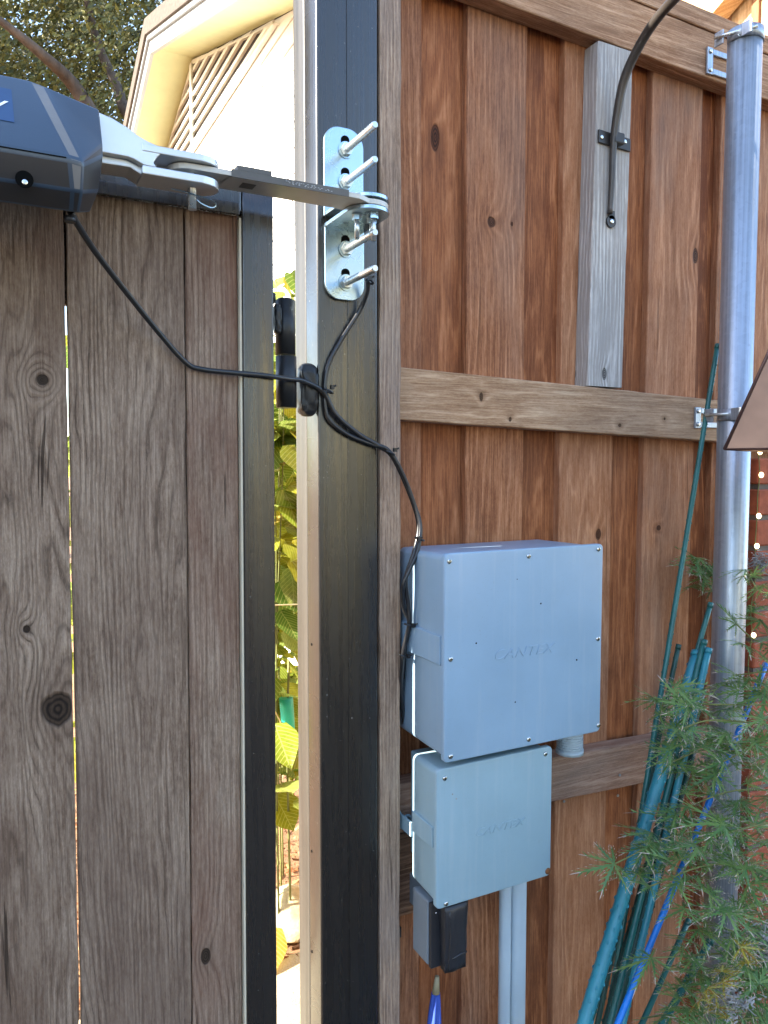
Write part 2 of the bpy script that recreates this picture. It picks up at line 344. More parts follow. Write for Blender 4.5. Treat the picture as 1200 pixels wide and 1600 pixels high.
def from_bm(name, bm, mat, parent=None, smooth=False, kind=None):
    bmesh.ops.recalc_face_normals(bm, faces=bm.faces)
    me = bpy.data.meshes.new(name); bm.to_mesh(me); bm.free()
    for m in (mat if isinstance(mat, list) else [mat]): me.materials.append(m)
    if smooth: me.shade_smooth()
    return link(name, me, parent, kind)
def from_py(name, vs_, fs_, mat, parent=None, smooth=False, kind=None):
    me = bpy.data.meshes.new(name); me.from_pydata([tuple(v) for v in vs_], [], fs_)
    for m in (mat if isinstance(mat, list) else [mat]): me.materials.append(m)
    if smooth: me.shade_smooth()
    return link(name, me, parent, kind)
def bm_box(bm, x0, x1, y0, y1, z0, z1, bev=0, seg=2):
    r = bmesh.ops.create_cube(bm, size=1)
    vv = r['verts']
    for v in vv:
        v.co = Vector((x0 + (v.co.x + .5) * (x1 - x0), y0 + (v.co.y + .5) * (y1 - y0), z0 + (v.co.z + .5) * (z1 - z0)))
    if bev:
        ed = list({e for v in vv for e in v.link_edges})
        bmesh.ops.bevel(bm, geom=ed, offset=bev, segments=seg, profile=.5, affect='EDGES')
def box(name, x0, x1, y0, y1, z0, z1, mat, parent=None, bev=.0, seg=2, smooth=False, kind=None, slope=0, xo=0):
    bm = bmesh.new(); bm_box(bm, x0, x1, y0, y1, z0, z1, bev, seg)
    if slope:
        for v in bm.verts: v.co.z += slope * (v.co.x - xo)
    return from_bm(name, bm, mat, parent, smooth, kind)
def board(name, x0, x1, y0, y1, z0, z1, mat, parent=None, axis='Z', slope=0, jit=.0008, warp=.0015, n=28):
    """a sawn board, its edges slightly uneven and its faces slightly bowed"""
    sd = random.random() * 100
    L0, L1 = (z0, z1) if axis == 'Z' else (x0, x1)
    vs_, fs_ = [], []
    c = .0016
    if axis == 'Z': prof = [(x0 + c, y0), (x1 - c, y0), (x1, y0 + c), (x1, y1), (x0, y1), (x0, y0 + c)]
    else: prof = [(z0 + c, y0), (z1 - c, y0), (z1, y0 + c), (z1, y1), (z0, y1), (z0, y0 + c)]
    k = len(prof)
    cx = (prof[0][0] + prof[1][0]) / 2
    for i in range(n + 1):
        t = L0 + (L1 - L0) * i / n
        bow = warp * (noise.noise(Vector((sd, t * 1.3, 0))))
        sw = warp * .6 * (noise.noise(Vector((sd + 9, t * 1.1, 0))))
        for j, (a, y) in enumerate(prof):
            e = jit * noise.noise(Vector((t * 22, sd + (3 if a > cx else 7), 0)))
            aa = a + e + sw
            if axis == 'Z': vs_.append((aa, y + bow, t))
            else: vs_.append((t, y + bow, aa + slope * (t - x0)))
    for i in range(n):
        for j in range(k):
            a = i * k + j; b = i * k + (j + 1) % k
            fs_.append((a, b, b + k, a + k))
    fs_.append(tuple(range(k))[::-1]); fs_.append(tuple(n * k + j for j in range(k)))
    o = from_py(name, vs_, fs_, mat, parent)
    bm = bmesh.new(); bm.from_mesh(o.data); bmesh.ops.recalc_face_normals(bm, faces=bm.faces); bm.to_mesh(o.data); bm.free()
    return o
def smooth_path(pts, sub=8):
    pts = [Vector(p) for p in pts]
    if len(pts) < 3: return pts
    out = []; P = [pts[0] * 2 - pts[1]] + pts + [pts[-1] * 2 - pts[-2]]
    for i in range(1, len(P) - 2):
        for k in range(sub):
            t = k / sub; a, b, c, d = P[i - 1], P[i], P[i + 1], P[i + 2]
            out.append(.5 * ((2 * b) + (-a + c) * t + (2 * a - 5 * b + 4 * c - d) * t * t + (-a + 3 * b - 3 * c + d) * t ** 3))
    out.append(pts[-1]); return out
def bm_tube(bm, pts, rad, seg=10, sub=8, flat=1.0, cap=True, mi=0):
    P = smooth_path(pts, sub) if sub else [Vector(p) for p in pts]
    n = len(P); rings = []
    up = Vector((0, 0, 1)); prev = None
    for i, p in enumerate(P):
        d = (P[min(i + 1, n - 1)] - P[max(i - 1, 0)]).normalized()
        if prev is None:
            a = d.cross(up)
            if a.length < .1: a = d.cross(Vector((1, 0, 0)))
            a.normalize()
        else:
            a = (prev - d * prev.dot(d)).normalized()
        prev = a; b = d.cross(a)
        r = rad(i / (n - 1)) if callable(rad) else rad
        rings.append([bm.verts.new(p + (a * math.cos(2 * math.pi * k / seg) + b * math.sin(2 * math.pi * k / seg) * flat) * r) for k in range(seg)])
    for i in range(n - 1):
        for k in range(seg):
            f = bm.faces.new((rings[i][k], rings[i][(k + 1) % seg], rings[i + 1][(k + 1) % seg], rings[i + 1][k])); f.smooth = seg > 6; f.material_index = mi
    if cap:
        f = bm.faces.new(rings[0][::-1]); f.material_index = mi
        f = bm.faces.new(rings[-1]); f.material_index = mi
def tube(name, pts, rad, mat, parent=None, seg=10, sub=8, flat=1.0, kind=None):
    bm = bmesh.new(); bm_tube(bm, pts, rad, seg, sub, flat); return from_bm(name, bm, mat, parent, False, kind)
def prism(name, poly, y0, y1, mat, parent=None, plane='XZ', bev=0, kind=None):
    """polygon in a world plane pushed through a thickness"""
    f3 = {'XZ': lambda a, b, c: (a, c, b), 'YZ': lambda a, b, c: (c, a, b), 'XY': lambda a, b, c: (a, b, c)}[plane]
    bm = bmesh.new(); n = len(poly)
    A = [bm.verts.new(f3(a, b, y0)) for a, b in poly]; B = [bm.verts.new(f3(a, b, y1)) for a, b in poly]
    bm.faces.new(A); bm.faces.new(B[::-1])
    for i in range(n): bm.faces.new((A[i], B[i], B[(i + 1) % n], A[(i + 1) % n]))
    bmesh.ops.recalc_face_normals(bm, faces=bm.faces)
    if bev: bmesh.ops.bevel(bm, geom=list(bm.edges), offset=bev, segments=2, profile=.5, affect='EDGES')
    return from_bm(name, bm, mat, parent, False, kind)
def bm_disc(bm, c, axis, r, thick, seg=20, dome=0):
    """short cylinder from c along axis"""
    axis = Vector(axis).normalized(); q = Vector((0, 0, 1)).rotation_difference(axis)
    prof = [(r, 0), (r, thick)] if not dome else [(r, 0), (r, thick * .4), (r * .85, thick * .75), (r * .5, thick)]
    rings = [[bm.verts.new(Vector(c) + q @ Vector((rr * math.cos(6.28318 * k / seg), rr * math.sin(6.28318 * k / seg), z))) for k in range(seg)] for rr, z in prof]
    for i in range(len(rings) - 1):
        for k in range(seg):
            f = bm.faces.new((rings[i][k], rings[i][(k + 1) % seg], rings[i + 1][(k + 1) % seg], rings[i + 1][k])); f.smooth = dome > 0 or seg > 8
    bm.faces.new(rings[0][::-1]); bm.faces.new(rings[-1])
def disc(name, c, axis, r, thick, mat, parent=None, seg=20, dome=0):
    bm = bmesh.new(); bm_disc(bm, c, axis, r, thick, seg, dome); return from_bm(name, bm, mat, parent)
def text(name, s, loc, size, mat, parent, extrude=.0006, shear=0, sx=1.0, rz=0, rx=math.pi / 2, ry=0):
    cu = bpy.data.curves.new(name, 'FONT'); cu.body = s; cu.size = size; cu.extrude = extrude; cu.shear = shear
    cu.resolution_u = 3; cu.space_character = 1.08
    t = bpy.data.objects.new('t', cu); C.objects.link(t)
    dg = bpy.context.evaluated_depsgraph_get(); dg.update()
    me = bpy.data.meshes.new_from_object(t.evaluated_get(dg)); C.objects.unlink(t); bpy.data.objects.remove(t)
    me.transform(Matrix.Diagonal((sx, 1, 1, 1)))
    me.transform(Matrix.Translation(loc) @ Matrix.Rotation(rz, 4, 'Z') @ Matrix.Rotation(ry, 4, 'Y') @ Matrix.Rotation(rx, 4, 'X'))
    me.materials.clear(); me.materials.append(mat); me.name = name
    return link(name, me, parent)

# ================================================================== SETTING
from_py('ground', [(-400, -400, -.02), (400, -400, -.02), (400, 400, -.02), (-400, 400, -.02)], [(0, 1, 2, 3)], M['soil'], kind='structure')
from_py('patio', [(-7, -8, 0), (6, -8, 0), (6, 1.2, 0), (-7, 1.2, 0)], [(0, 1, 2, 3)], M['patio'], kind='structure')
box('path', -2.5, 1.5, 1.25, 2.13, -.015, .01, M['flag'], kind='structure')
bm = bmesh.new()
rnd = random.Random(3)
for _ in range(3200):
    x = rnd.uniform(-.2, 1.55); y = rnd.uniform(2.1, 4.2); s = rnd.uniform(.006, .02)
    q = Matrix.Translation((x, y, rnd.uniform(-.018, .03))) @ Matrix.Rotation(rnd.uniform(0, 6.3), 4, 'Z') @ Matrix.Rotation(rnd.uniform(-1, 1), 4, 'X') @ Matrix.Rotation(rnd.uniform(-.8, .8), 4, 'Y')
    w = s * rnd.uniform(.3, .6)
    vv = [bm.verts.new(q @ Vector(p)) for p in ((-s, -w, 0), (s * .8, -w * .8, .002), (s, w * .5, 0), (-s * .7, w, .003), (0, 0, s * .35))]
    for a, b, c in ((0, 1, 4), (1, 2, 4), (2, 3, 4), (3, 0, 4)): bm.faces.new((vv[a], vv[b], vv[c]))
    bm.faces.new((vv[3], vv[2], vv[1], vv[0]))
tag(from_bm('bark_mulch', bm, M['chip'], kind='stuff'), 'reddish bark mulch chips under the shrubs beyond the gate gap', 'mulch')
def rock(name, c, s, sd, label):
    bm = bmesh.new(); bmesh.ops.create_icosphere(bm, subdivisions=3, radius=1)
    for v in bm.verts:
        k = 1 + .28 * noise.noise(v.co * 1.7 + Vector((sd, 0, 0))) + .12 * noise.noise(v.co * 5 + Vector((sd, 3, 0)))
        v.co = Vector((v.co.x * s[0] * k, v.co.y * s[1] * k, max(-.05, v.co.z) * s[2] * k)) + Vector(c)
    tag(from_bm(name, bm, M['rock'], smooth=True), label, 'rock')
rock('border_rock', (.84, 2.31, 0), (.13, .11, .10), 1, 'pale ridged border rock at the foot of the mulch bed, seen in the gate gap')
rock('border_rock', (.58, 2.33, 0), (.12, .10, .09), 5, 'pale border rock left of the ridged one, behind the gate')
rock('border_rock', (.33, 2.32, 0), (.12, .10, .08), 9, 'smallest border rock at the left end of the row behind the gate')

# neighbouring gabled house seen over the gate -----------------------------------------
HX = 1.8; HO = 1.384; PK = 7.25; PZ = 5.20; SL = .335; HY0, HY1 = 3.95, 10.55
house = thing('gabled_house', 'white gabled house with soffit coloured for yellow bounce light and louvred gable vent beyond the gate', 'house', (HX, PK, 0))
rz_ = lambda y: PZ - SL * abs(y - PK)
z = 0.0; hb = .16
while z < PZ - .02:
    z2 = min(z + hb - .004, PZ)
    ya, yb = HY0, HY1
    ya2, yb2 = HY0, HY1
    if z > rz_(HY0):
        d = (PZ - z) / SL; ya, yb = PK - d, PK + d
    if z2 > rz_(HY0):
        d = max(.01, (PZ - z2) / SL); ya2, yb2 = PK - d, PK + d
    bm = bmesh.new()
    A = [bm.verts.new(p) for p in ((HX - .012, ya, z), (HX - .012, yb, z), (HX - .002, yb2, z2), (HX - .002, ya2, z2))]
    B = [bm.verts.new(p) for p in ((HX + .02, ya, z), (HX + .02, yb, z), (HX + .02, yb2, z2), (HX + .02, ya2, z2))]
    bm.faces.new(A); bm.faces.new(B[::-1])
    for i in range(4): bm.faces.new((A[i], B[i], B[(i + 1) % 4], A[(i + 1) % 4]))
    from_bm('siding_board', bm, M['house_white'], house)
    z += hb
prism('wall', [(HY0 + .02, 0), (HY1 - .02, 0), (HY1 - .02, rz_(HY1) - .02), (PK, PZ - .03), (HY0 + .02, rz_(HY0) - .02)], HX + .021, HX + 6, M['house_white'], house, 'YZ')
for sgn in (-1, 1):     # two roof slopes with soffit and fascia
    y_e = PK + sgn * 3.75; z_e = rz_(y_e)
    prism('roof', [(PK, PZ + .10), (y_e, z_e + .10), (y_e, z_e + .235), (PK, PZ + .235)], HO - .045, HX + 6.3, M['shingle'], house, 'YZ')
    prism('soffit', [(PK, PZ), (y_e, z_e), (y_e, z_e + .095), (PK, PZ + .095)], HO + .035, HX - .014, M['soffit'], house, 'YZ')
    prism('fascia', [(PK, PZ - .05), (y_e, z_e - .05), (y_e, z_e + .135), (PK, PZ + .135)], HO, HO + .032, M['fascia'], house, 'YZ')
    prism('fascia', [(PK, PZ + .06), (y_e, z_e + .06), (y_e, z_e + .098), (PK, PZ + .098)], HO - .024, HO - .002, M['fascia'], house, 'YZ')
VB = 4.42      # gable vent
dv = (PZ - .05 - VB) / SL
vent_b = prism('vent_backing', [(PK - dv, VB), (PK + dv, VB), (PK, PZ - .05)], HX - .022, HX - .013, M['louvre_dark'], house, 'YZ')
k = 0; zz = VB + .01
while zz < PZ - .12:
    d = (PZ - .05 - zz) / SL
    prism('louvre_slat', [(PK - d, zz), (PK + d, zz), (PK + d - .10, zz + .034), (PK - d + .10, zz + .034)], HX - .046, HX - .024, M['slat'], house, 'YZ')
    zz += .105
box('vent_mullion', HX - .064, HX - .048, PK - .03, PK + .03, VB, PZ - .06, M['slat'], house)
for sgn in (-1, 1):
    prism('vent_frame', [(PK, PZ - .02), (PK - dv - .1, VB - .035), (PK - dv, VB), (PK, PZ - .06)] if sgn < 0 else [(PK, PZ - .02), (PK, PZ - .06), (PK + dv, VB), (PK + dv + .1, VB - .035)], HX - .045, HX - .014, M['slat'], house, 'YZ')
box('vent_sill', HX - .05, HX - .014, PK - dv - .05, PK + dv + .05, VB - .02, VB - .002, M['slat'], house)

# added sun blocker, house-shaped, out of frame left: shades this side of the gate ---------------
sh = thing('sun_blocker_house', 'unseen two storey house added left of the patio to block the sun', 'house', (-9, -2.5, 0))
box('wall', -11, -7, -4.4, 1.84, 0, 7.2, M['sun_blocker_wall'], sh)  # this wall, the windows, door and roof below are parts of the added sun blocker
for sy in (-2.9, -.2):
    for sz in (1.0, 4.4):
        w_ = box('window', -7.0, -6.93, sy - .55, sy + .55, sz, sz + 1.2, M['fascia'], sh)
        box('pane', -6.929, -6.92, sy - .47, sy + .47, sz + .08, sz + 1.12, M['glass'], w_)
box('door', -7.0, -6.94, -1.9, -1.1, 0, 2.1, M['fence'], sh)
prism('roof', [(-4.45, 7.2), (1.88, 7.2), (-1.3, 8.3)], -11.1, -6.9, M['shingle'], sh, 'YZ')

# leaf clouds ---------------------------------------------------------------------------
def leaf_cloud(name, blobs, n, size, mat, parent=None, kind=None, seed=1, flat=.6):
    r = random.Random(seed); vs_, fs_ = [], []
    tot = sum(b[1][0] * b[1][1] * b[1][2] for b in blobs)
    for c, s in blobs:
        m = int(n * s[0] * s[1] * s[2] / tot)
        for _ in range(m):
            while True:
                p = Vector((r.uniform(-1, 1), r.uniform(-1, 1), r.uniform(-1, 1)))
                if p.length < 1 and (p.length > .35 or r.random() < .5): break
            w = Vector((p.x * s[0] + c[0], p.y * s[1] + c[1], p.z * s[2] + c[2]))
            if noise.noise(w * 1.3 / max(.4, s[0] * .35)) < -.12: continue
            d = Vector((r.gauss(0, 1), r.gauss(0, 1), r.gauss(0, flat))).normalized()
            a = d.orthogonal().normalized(); a.rotate(Matrix.Rotation(r.uniform(0, 6.3), 3, d)) if False else None
            b = d.cross(a); q = size * r.uniform(.6, 1.3)
            i = len(vs_)
            vs_ += [w - a * q, w + b * q * .42 + d * q * .1, w + a * q, w - b * q * .42 + d * q * .1]
            fs_.append((i, i + 1, i + 2, i + 3))
    return from_py(name, vs_, fs_, mat, parent, kind=kind)
oak = thing('oak_tree', 'large spreading oak tree with small dark leaves left of the white gable', 'tree', (-2.5, 14, 0))
tube('trunk', [(-2.5, 14, 0), (-2.4, 14, 2.2), (-2.0, 13.8, 4.2)], lambda t: .38 - .12 * t, M['bark'], oak, 12)
limbs = [[(-2.0, 13.8, 4.1), (-1.2, 12.8, 5.6), (-.5, 11.6, 7.2), (-1.2, 10.8, 9.4)],
         [atY(175, 240, 11.0), atY(120, 140, 11.0), atY(60, 80, 10.6), atY(-40, 0, 10.4)],
         [(-2.0, 13.8, 4.1), atY(175, 240, 11.0), atY(190, 160, 11.5), atY(150, 60, 12), atY(120, -80, 12)],
         [(-2.1, 13.8, 4.0), (-3.4, 13, 6.4), (-4.6, 12.4, 8.6)],
         [(-2.0, 13.8, 4.2), (.4, 14.6, 6.6), (2.4, 15, 9.0)]]
for L in limbs: tube('branch', L, lambda t: .12 - .085 * t, M['bark'], oak, 9)
leaf_cloud('crown', [((-.4, 13.0, 8.3), (3.6, 3.2, 3.6)), ((-3.4, 13.2, 7.6), (2.4, 2.8, 2.6)), ((2.4, 15.2, 8.8), (2.4, 2.6, 2.8))], 170000, .055, M['oak_leaf'], oak, kind='stuff', seed=4)

for i, (x, y, s, hgt, lab) in enumerate(((-3.5, -11, 1.9, 4.2, 'broad garden tree behind the patio, left of the trio'), (1.2, -12, 2.3, 5.0, 'tallest garden tree behind the patio, middle of the trio'), (6.2, -11.5, 2.2, 4.4, 'garden tree behind the patio, right of the trio'))):
    t = thing('garden_tree', lab, 'tree', (x, y, 0), 'trees behind the patio')
    tube('trunk', [(x, y, 0), (x + .1, y, 1.5), (x, y + .1, hgt - .6)], lambda q: .16 - .08 * q, M['bark'], t, 8)
    leaf_cloud('crown', [((x, y, hgt), (s, s, s * .8))], 4200, .13, M['hedge_leaf'], t, kind='stuff', seed=20 + i)
leaf = leaf_cloud('hedge', [((x, -9.6, .95), (1.5, .8, 1.15)) for x in range(-7, 13, 2)], 15000, .10, M['hedge_leaf'], seed=31)
tag(leaf, 'long clipped hedge along the far side of the patio', 'hedge'); leaf['kind'] = 'stuff'

gh = thing('reflection_shed', 'unseen tan shed added across the patio for the black post to reflect', 'shed', (5.6, -8.2, 0))  # added behind the camera so the black post reflects olive tan
sa = R(-30); sc0 = Vector((5.6, -8.2, 0))
Mx = Matrix.Translation(sc0) @ Matrix.Rotation(sa + math.pi, 4, 'Z')
for nm, args, mt in (('wall', (-3.6, 3.6, -3.0, 0, 0, 3.1), 'reflection_shed_wall'), ('door', (-1.2, -.2, .004, .05, 0, 2.1), 'fascia'), ('window', (.6, 1.9, .004, .05, 1.0, 2.0), 'fascia'), ('roof', (-3.9, 3.9, -3.3, .3, 3.105, 3.25), 'shingle')):  # parts of the added reflection shed
    o = box(nm, *args, M[mt], gh); o.data.transform(Mx)
# sunlit plank screen beyond the fence, top right ----------------------------------------
scr = thing('plank_screen', 'sunlit pale plank screen with brown battens rising beyond the fence corner', 'fence', (2.6, 2.1, 0))
y = 1.25
while y < 3.4:
    board('board', 2.6, 2.62, y, y + .115, 0, 3.5, M['pine'], scr, n=6)
    board('batten', 2.585, 2.599, y + .105, y + .135, 0, 3.5, M['pine_dark'], scr, n=6)
    y += .128
prism('brace', [(2.15, 2.72), (2.2, 2.80), (1.1, 3.28), (1.1, 3.2)], 2.54, 2.583, M['pine_dark'], scr, 'YZ')
prism('brace', [(2.75, 2.92), (2.75, 3.05), (1.9, 3.45), (1.9, 3.32)], 2.50, 2.583, M['pine'], scr, 'YZ')

# ================================================================== BOARD-ON-BOARD FENCE
fence = thing('wooden_fence', 'reddish brown board-on-board wooden fence with three horizontal rails', 'fence', (1.1, 1.17, 0))
FY = 1.165
fk = {}
def fmat(i, knots, gray=.28, base='fence'):
    return wood('stained fence board wood %s' % 'abcdefghij'[i], (.19, .064, .026), (.37, .150, .068), (.55, .27, .145), alpha=(48, 70, 40, 55, 62)[i % 5], K=(10, 8, 12, 9)[i % 4], relief=.8,
                pit=.55, rough=.68, patch=(.22, .16, .13), patch_amt=gray, rnd_hue=.2, knots=knots, crack=.4)
k2 = FY
kb = atY(768, 347, FY); kb2 = atY(682, 215, 1.181); kc = atY(1030, 825, FY); kd = atY(1085, 400, FY); ke = atY(800, 350, FY)
fronts = [(.558, .6715, fmat(0, (), .25)),
          (.763, .8913, fmat(1, ((kb.x + FY, kb.z, .011, .013, 2.4), (ke.x + FY, ke.z, .004, .006, 1.0)), .35)),
          (.9799, 1.114, fmat(2, ((atY(935, 835, FY).x + FY, atY(935, 835, FY).z, .009, .014, 1.8),), .2)),
          (1.2013, 1.345, fmat(3, ((kc.x + FY, kc.z, .008, .007, 2.0), (kd.x + FY, kd.z, .010, .022, 2.0)), .5)),
          (1.4024, 1.605, M['fence']), (1.612, 1.745, M['fence']), (1.82, 1.95, M['fence']), (2.03, 2.16, M['fence'])]
for x0, x1, m in fronts:
    board('board', x0, x1, FY, FY + .016, .04, 2.35 - .03 * (x0 - .6), m, fence, jit=.0016, warp=.003)
mb2 = wood('stained recessed board wood with oval grain', (.17, .050, .018), (.35, .124, .048), (.50, .215, .100), alpha=22, K=12, relief=.8, pit=.3, rough=.66, patch=(.2, .12, .08), patch_amt=.25, rnd_hue=.15,
           knots=((kb2.x + 1.181, kb2.z, .012, .030, 1.4),))
m_back2 = M['fence_back']
for i, (x0, x1) in enumerate(((.655, .779), (.875, .995), (1.098, 1.217), (1.33, 1.415), (1.52, 1.63), (1.73, 1.84), (1.935, 2.05))):
    board('recessed_board', x0, x1, FY + .0163, FY + .032, .04, 2.35 - .03 * (x0 - .6), mb2 if i == 0 else m_back2, fence, jit=.0016, warp=.002)
board('top_rail', .592, 2.2, 1.127, FY - .002, 2.297, 2.387, M['rail_top'], fence, 'X', slope=-.024, n=40)
board('cap_board', .592, 2.2, 1.1255, FY + .06, 2.389, 2.425, M['rail_top'], fence, 'X', slope=-.024, n=40)
kr = atY(752, 620, 1.127); kr2 = atY(797, 655, 1.127); kr3 = atY(968, 665, 1.127); kr4 = atY(1038, 655, 1.127)
mr = wood('sun faded middle rail wood', (.25, .125, .062), (.45, .27, .155), (.62, .43, .28), axis='X', alpha=45, K=6, relief=.5, pit=.5, patch=(.46, .34, .24), patch_amt=.3, rnd_hue=0,
          knots=((kr.z + 1.127, kr.x, .011, .0055, .9), (kr2.z + 1.127, kr2.x, .006, .004, .8), (kr3.z + 1.127, kr3.x, .005, .006, 1.0), (kr4.z + 1.127, kr4.x, .004, .004, .8)))
board('middle_rail', .592, 2.2, 1.127, FY - .002, 1.574, 1.6605, mr, fence, 'X', slope=-.034, n=40)
board('low_rail', .592, 2.2, 1.127, FY - .002, .868, .955, M['rail_low'], fence, 'X', slope=-.040, n=40)
kk = wood('block wood', (.10, .05, .03), (.26, .14, .085), (.38, .24, .15), axis='X', alpha=90, K=8, relief=.5, pit=.4)
board('rail_block', .592, .76, 1.132, FY - .002, .716, .862, kk, fence, 'X', slope=-.03, n=8)
board('post_stud', .5535, .5905, 1.090, 1.164, 0, 3.0, M['stud'], fence, jit=.0022, warp=.0012, n=60)
box('post_shim', .593, .62, 1.14, FY - .002, .672, .69, M['rubber'], fence)
# nail heads at the low rail
for px, py in ((965, 1243), (968, 1211), (881, 1252)):
    p = atY(px, py, 1.163 if py != 1211 else 1.1265)
    disc('nail_head', (p.x, p.y, p.z), (0, -1, 0), .0028, .0016, M['dead_leaf'], fence, 10)

gb = board('grey_board', 1.0125, 1.0995, 1.1265, 1.163, 1.648, 2.2805, M['greywood'], None, jit=.001, warp=.001, n=30)
gb.data.transform(Matrix.Rotation(.0, 4, 'Y'))
for v in gb.data.vertices: v.co.x += (v.co.z - 1.648) * .018
gb['label'] = 'silver grey weathered board set upright between the top and middle fence rails'; gb['category'] = 'board'

# ================================================================== GATE POST
post = thing('gate_post', 'glossy black painted steel gate post beside the fence', 'post', (.4985, 1.14, 0))
def tubebox(name, x0, x1, y0, y1, z0, z1, mat, parent, bev=.004):
    bm = bmesh.new(); bm_box(bm, x0, x1, y0, y1, z0, z1)
    ed = [e for e in bm.edges if abs((e.verts[0].co - e.verts[1].co).z) > .1]
    bmesh.ops.bevel(bm, geom=ed, offset=bev, segments=4, profile=.5, affect='EDGES')
    bmesh.ops.subdivide_edges(bm, edges=[e for e in bm.edges if abs((e.verts[0].co - e.verts[1].co).z) > .1], cuts=40)
    sd = random.random() * 50
    for v in bm.verts:
        v.co.y += .0006 * noise.noise(Vector((v.co.x * 30, v.co.z * 2.5, sd)))
        v.co.x += .0005 * noise.noise(Vector((v.co.y * 30 + 7, v.co.z * 2.5, sd)))
    for f in bm.faces: f.smooth = True
    return from_bm(name, bm, mat, parent)
tubebox('front_tube', .4475, .5495, 1.090, 1.1385, 0, 3.3, M['black_paint'], post, .0035)
tubebox('seam_bead', .4966, .4984, 1.0890, 1.0905, 0, 3.3, M['black_paint'], post, .0004)
tubebox('rear_tube', .4480, .5495, 1.1395, 1.188, 0, 3.3, M['tan_tube'], post, .004)
for px, py in ((487, 1007), (487, 1487), (433 + 54, 1330)):
    p = atX(px, py, .4473)
    disc('screw', (.4476, p.y, p.z), (-1, 0, 0), .0022, .0008, M['hole'], post, 10)
for i, (px, py) in enumerate(((511, 1061), (511, 1086), (511, 1120), (550, 1122), (578, 1122), (423 + 90, 20), (506, 35), (520, 48), (575, 495), (571, 921))):
    p = atY(px, py, 1.0896)
    disc('paint_chip', (p.x, 1.0901, p.z), (0, -1, 0), .0008 + .0004 * (i % 2), .0004, M['dead_leaf'] if i < 5 else M['black_paint'], post, 8)

# ================================================================== GATE
gate = thing('wooden_gate', 'weathered grey brown plank gate in a black steel frame', 'gate', (-.5, 1.07, .1))
gm_ = {0: M['gate_a'], 1: M['gate_b'], 2: M['gate_c']}
gx = [(-.0600, .0921, 0), (.0952, .2418, 1), (.2432, .3150, 2)]
for x0, x1, k in gx:
    bd = board('plank', x0, x1, GY, GY + .019, .16, 1.842, gm_[k], gate, jit=.0012, warp=.0012, n=60)
    for v in bd.data.vertices: v.co.x -= (1.76 - v.co.z) * .0055
x = -.0645
for i in range(9):
    board('plank', x - .148, x, GY, GY + .019, .16, 1.842, (M['gate_b'], M['gate_c'])[i % 2], gate, n=10); x -= .152
st = tubebox('stile', .3192, .3645, 1.048, 1.093, .08, 1.8855, M['black_gate'], gate, .003)
for v in st.data.vertices: v.co.x -= (1.76 - v.co.z) * .0045
es = box('edge_strip', .3160, .3188, 1.0515, 1.080, .12, 1.838, M['cream'], gate)  # pale strip along the left side of the stile
for v in es.data.vertices: v.co.x -= (1.76 - v.co.z) * .005
tr_ = box('top_rail', -1.45, .3188, 1.048, 1.0925, 1.8445, 1.8845, M['black_gate'], gate, bev=.0025)
box('rail_lip', -1.45, .3150, 1.0435, 1.0478, 1.8395, 1.8565, M['black_gate'], gate, bev=.0012)
box('rear_rail', -1.45, .3145, GY + .0205, 1.0925, 1.705, 1.843, M['gate_rail'], gate, bev=.001)
box('bottom_rail', -1.45, .3145, 1.048, 1.0925, .08, .155, M['black_gate'], gate, bev=.0025)
box('stile', -1.50, -1.452, 1.048, 1.093, .08, 1.8855, M['black_gate'], gate, bev=.003)
# hinge
hz = lambda py: atY(446, py, 1.085).z
hx = atY(446, 550, 1.085).x
hin = tube('hinge', [(hx, 1.085, hz(470)), (hx, 1.085, hz(554.5))], .0148, M['hinge_black'], gate, 24, 0)
tube('hinge_cap', [(hx, 1.085, hz(470)), (hx, 1.085, hz(467))], .011, M['hinge_black'], hin, 16, 0)
tube('hinge_barrel', [(hx + .001, 1.085, hz(557)), (hx + .001, 1.085, hz(637))], .0153, M['hinge_black'], hin, 24, 0)
def weld(name, c, s, parent, sd):
    bm = bmesh.new(); bmesh.ops.create_icosphere(bm, subdivisions=4, radius=1)
    for v in bm.verts:
        k = 1 + .18 * noise.noise(v.co * 3 + Vector((sd, 0, 0))) + .15 * noise.noise(Vector((v.co.x * 2, v.co.y * 2, v.co.z * 14 + sd)))
        u = Vector([math.copysign(abs(q) ** .6, q) for q in v.co])
        v.co = Vector((u.x * s[0] * k, u.y * s[1] * k, u.z * s[2])) + Vector(c)
    return from_bm(name, bm, M['hinge_black'], parent, smooth=True)
weld('weld_bead', (hx - .0165, 1.073, hz(502)), (.0055, .008, .022), hin, 2)
weld('weld_bead', (hx - .021, 1.078, hz(470)), (.003, .006, .008), hin, 4)
p = atY(473, 608, 1.085)
weld('weld_bead', (.4325, 1.096, p.z), (.0150, .016, .040), hin, 8)



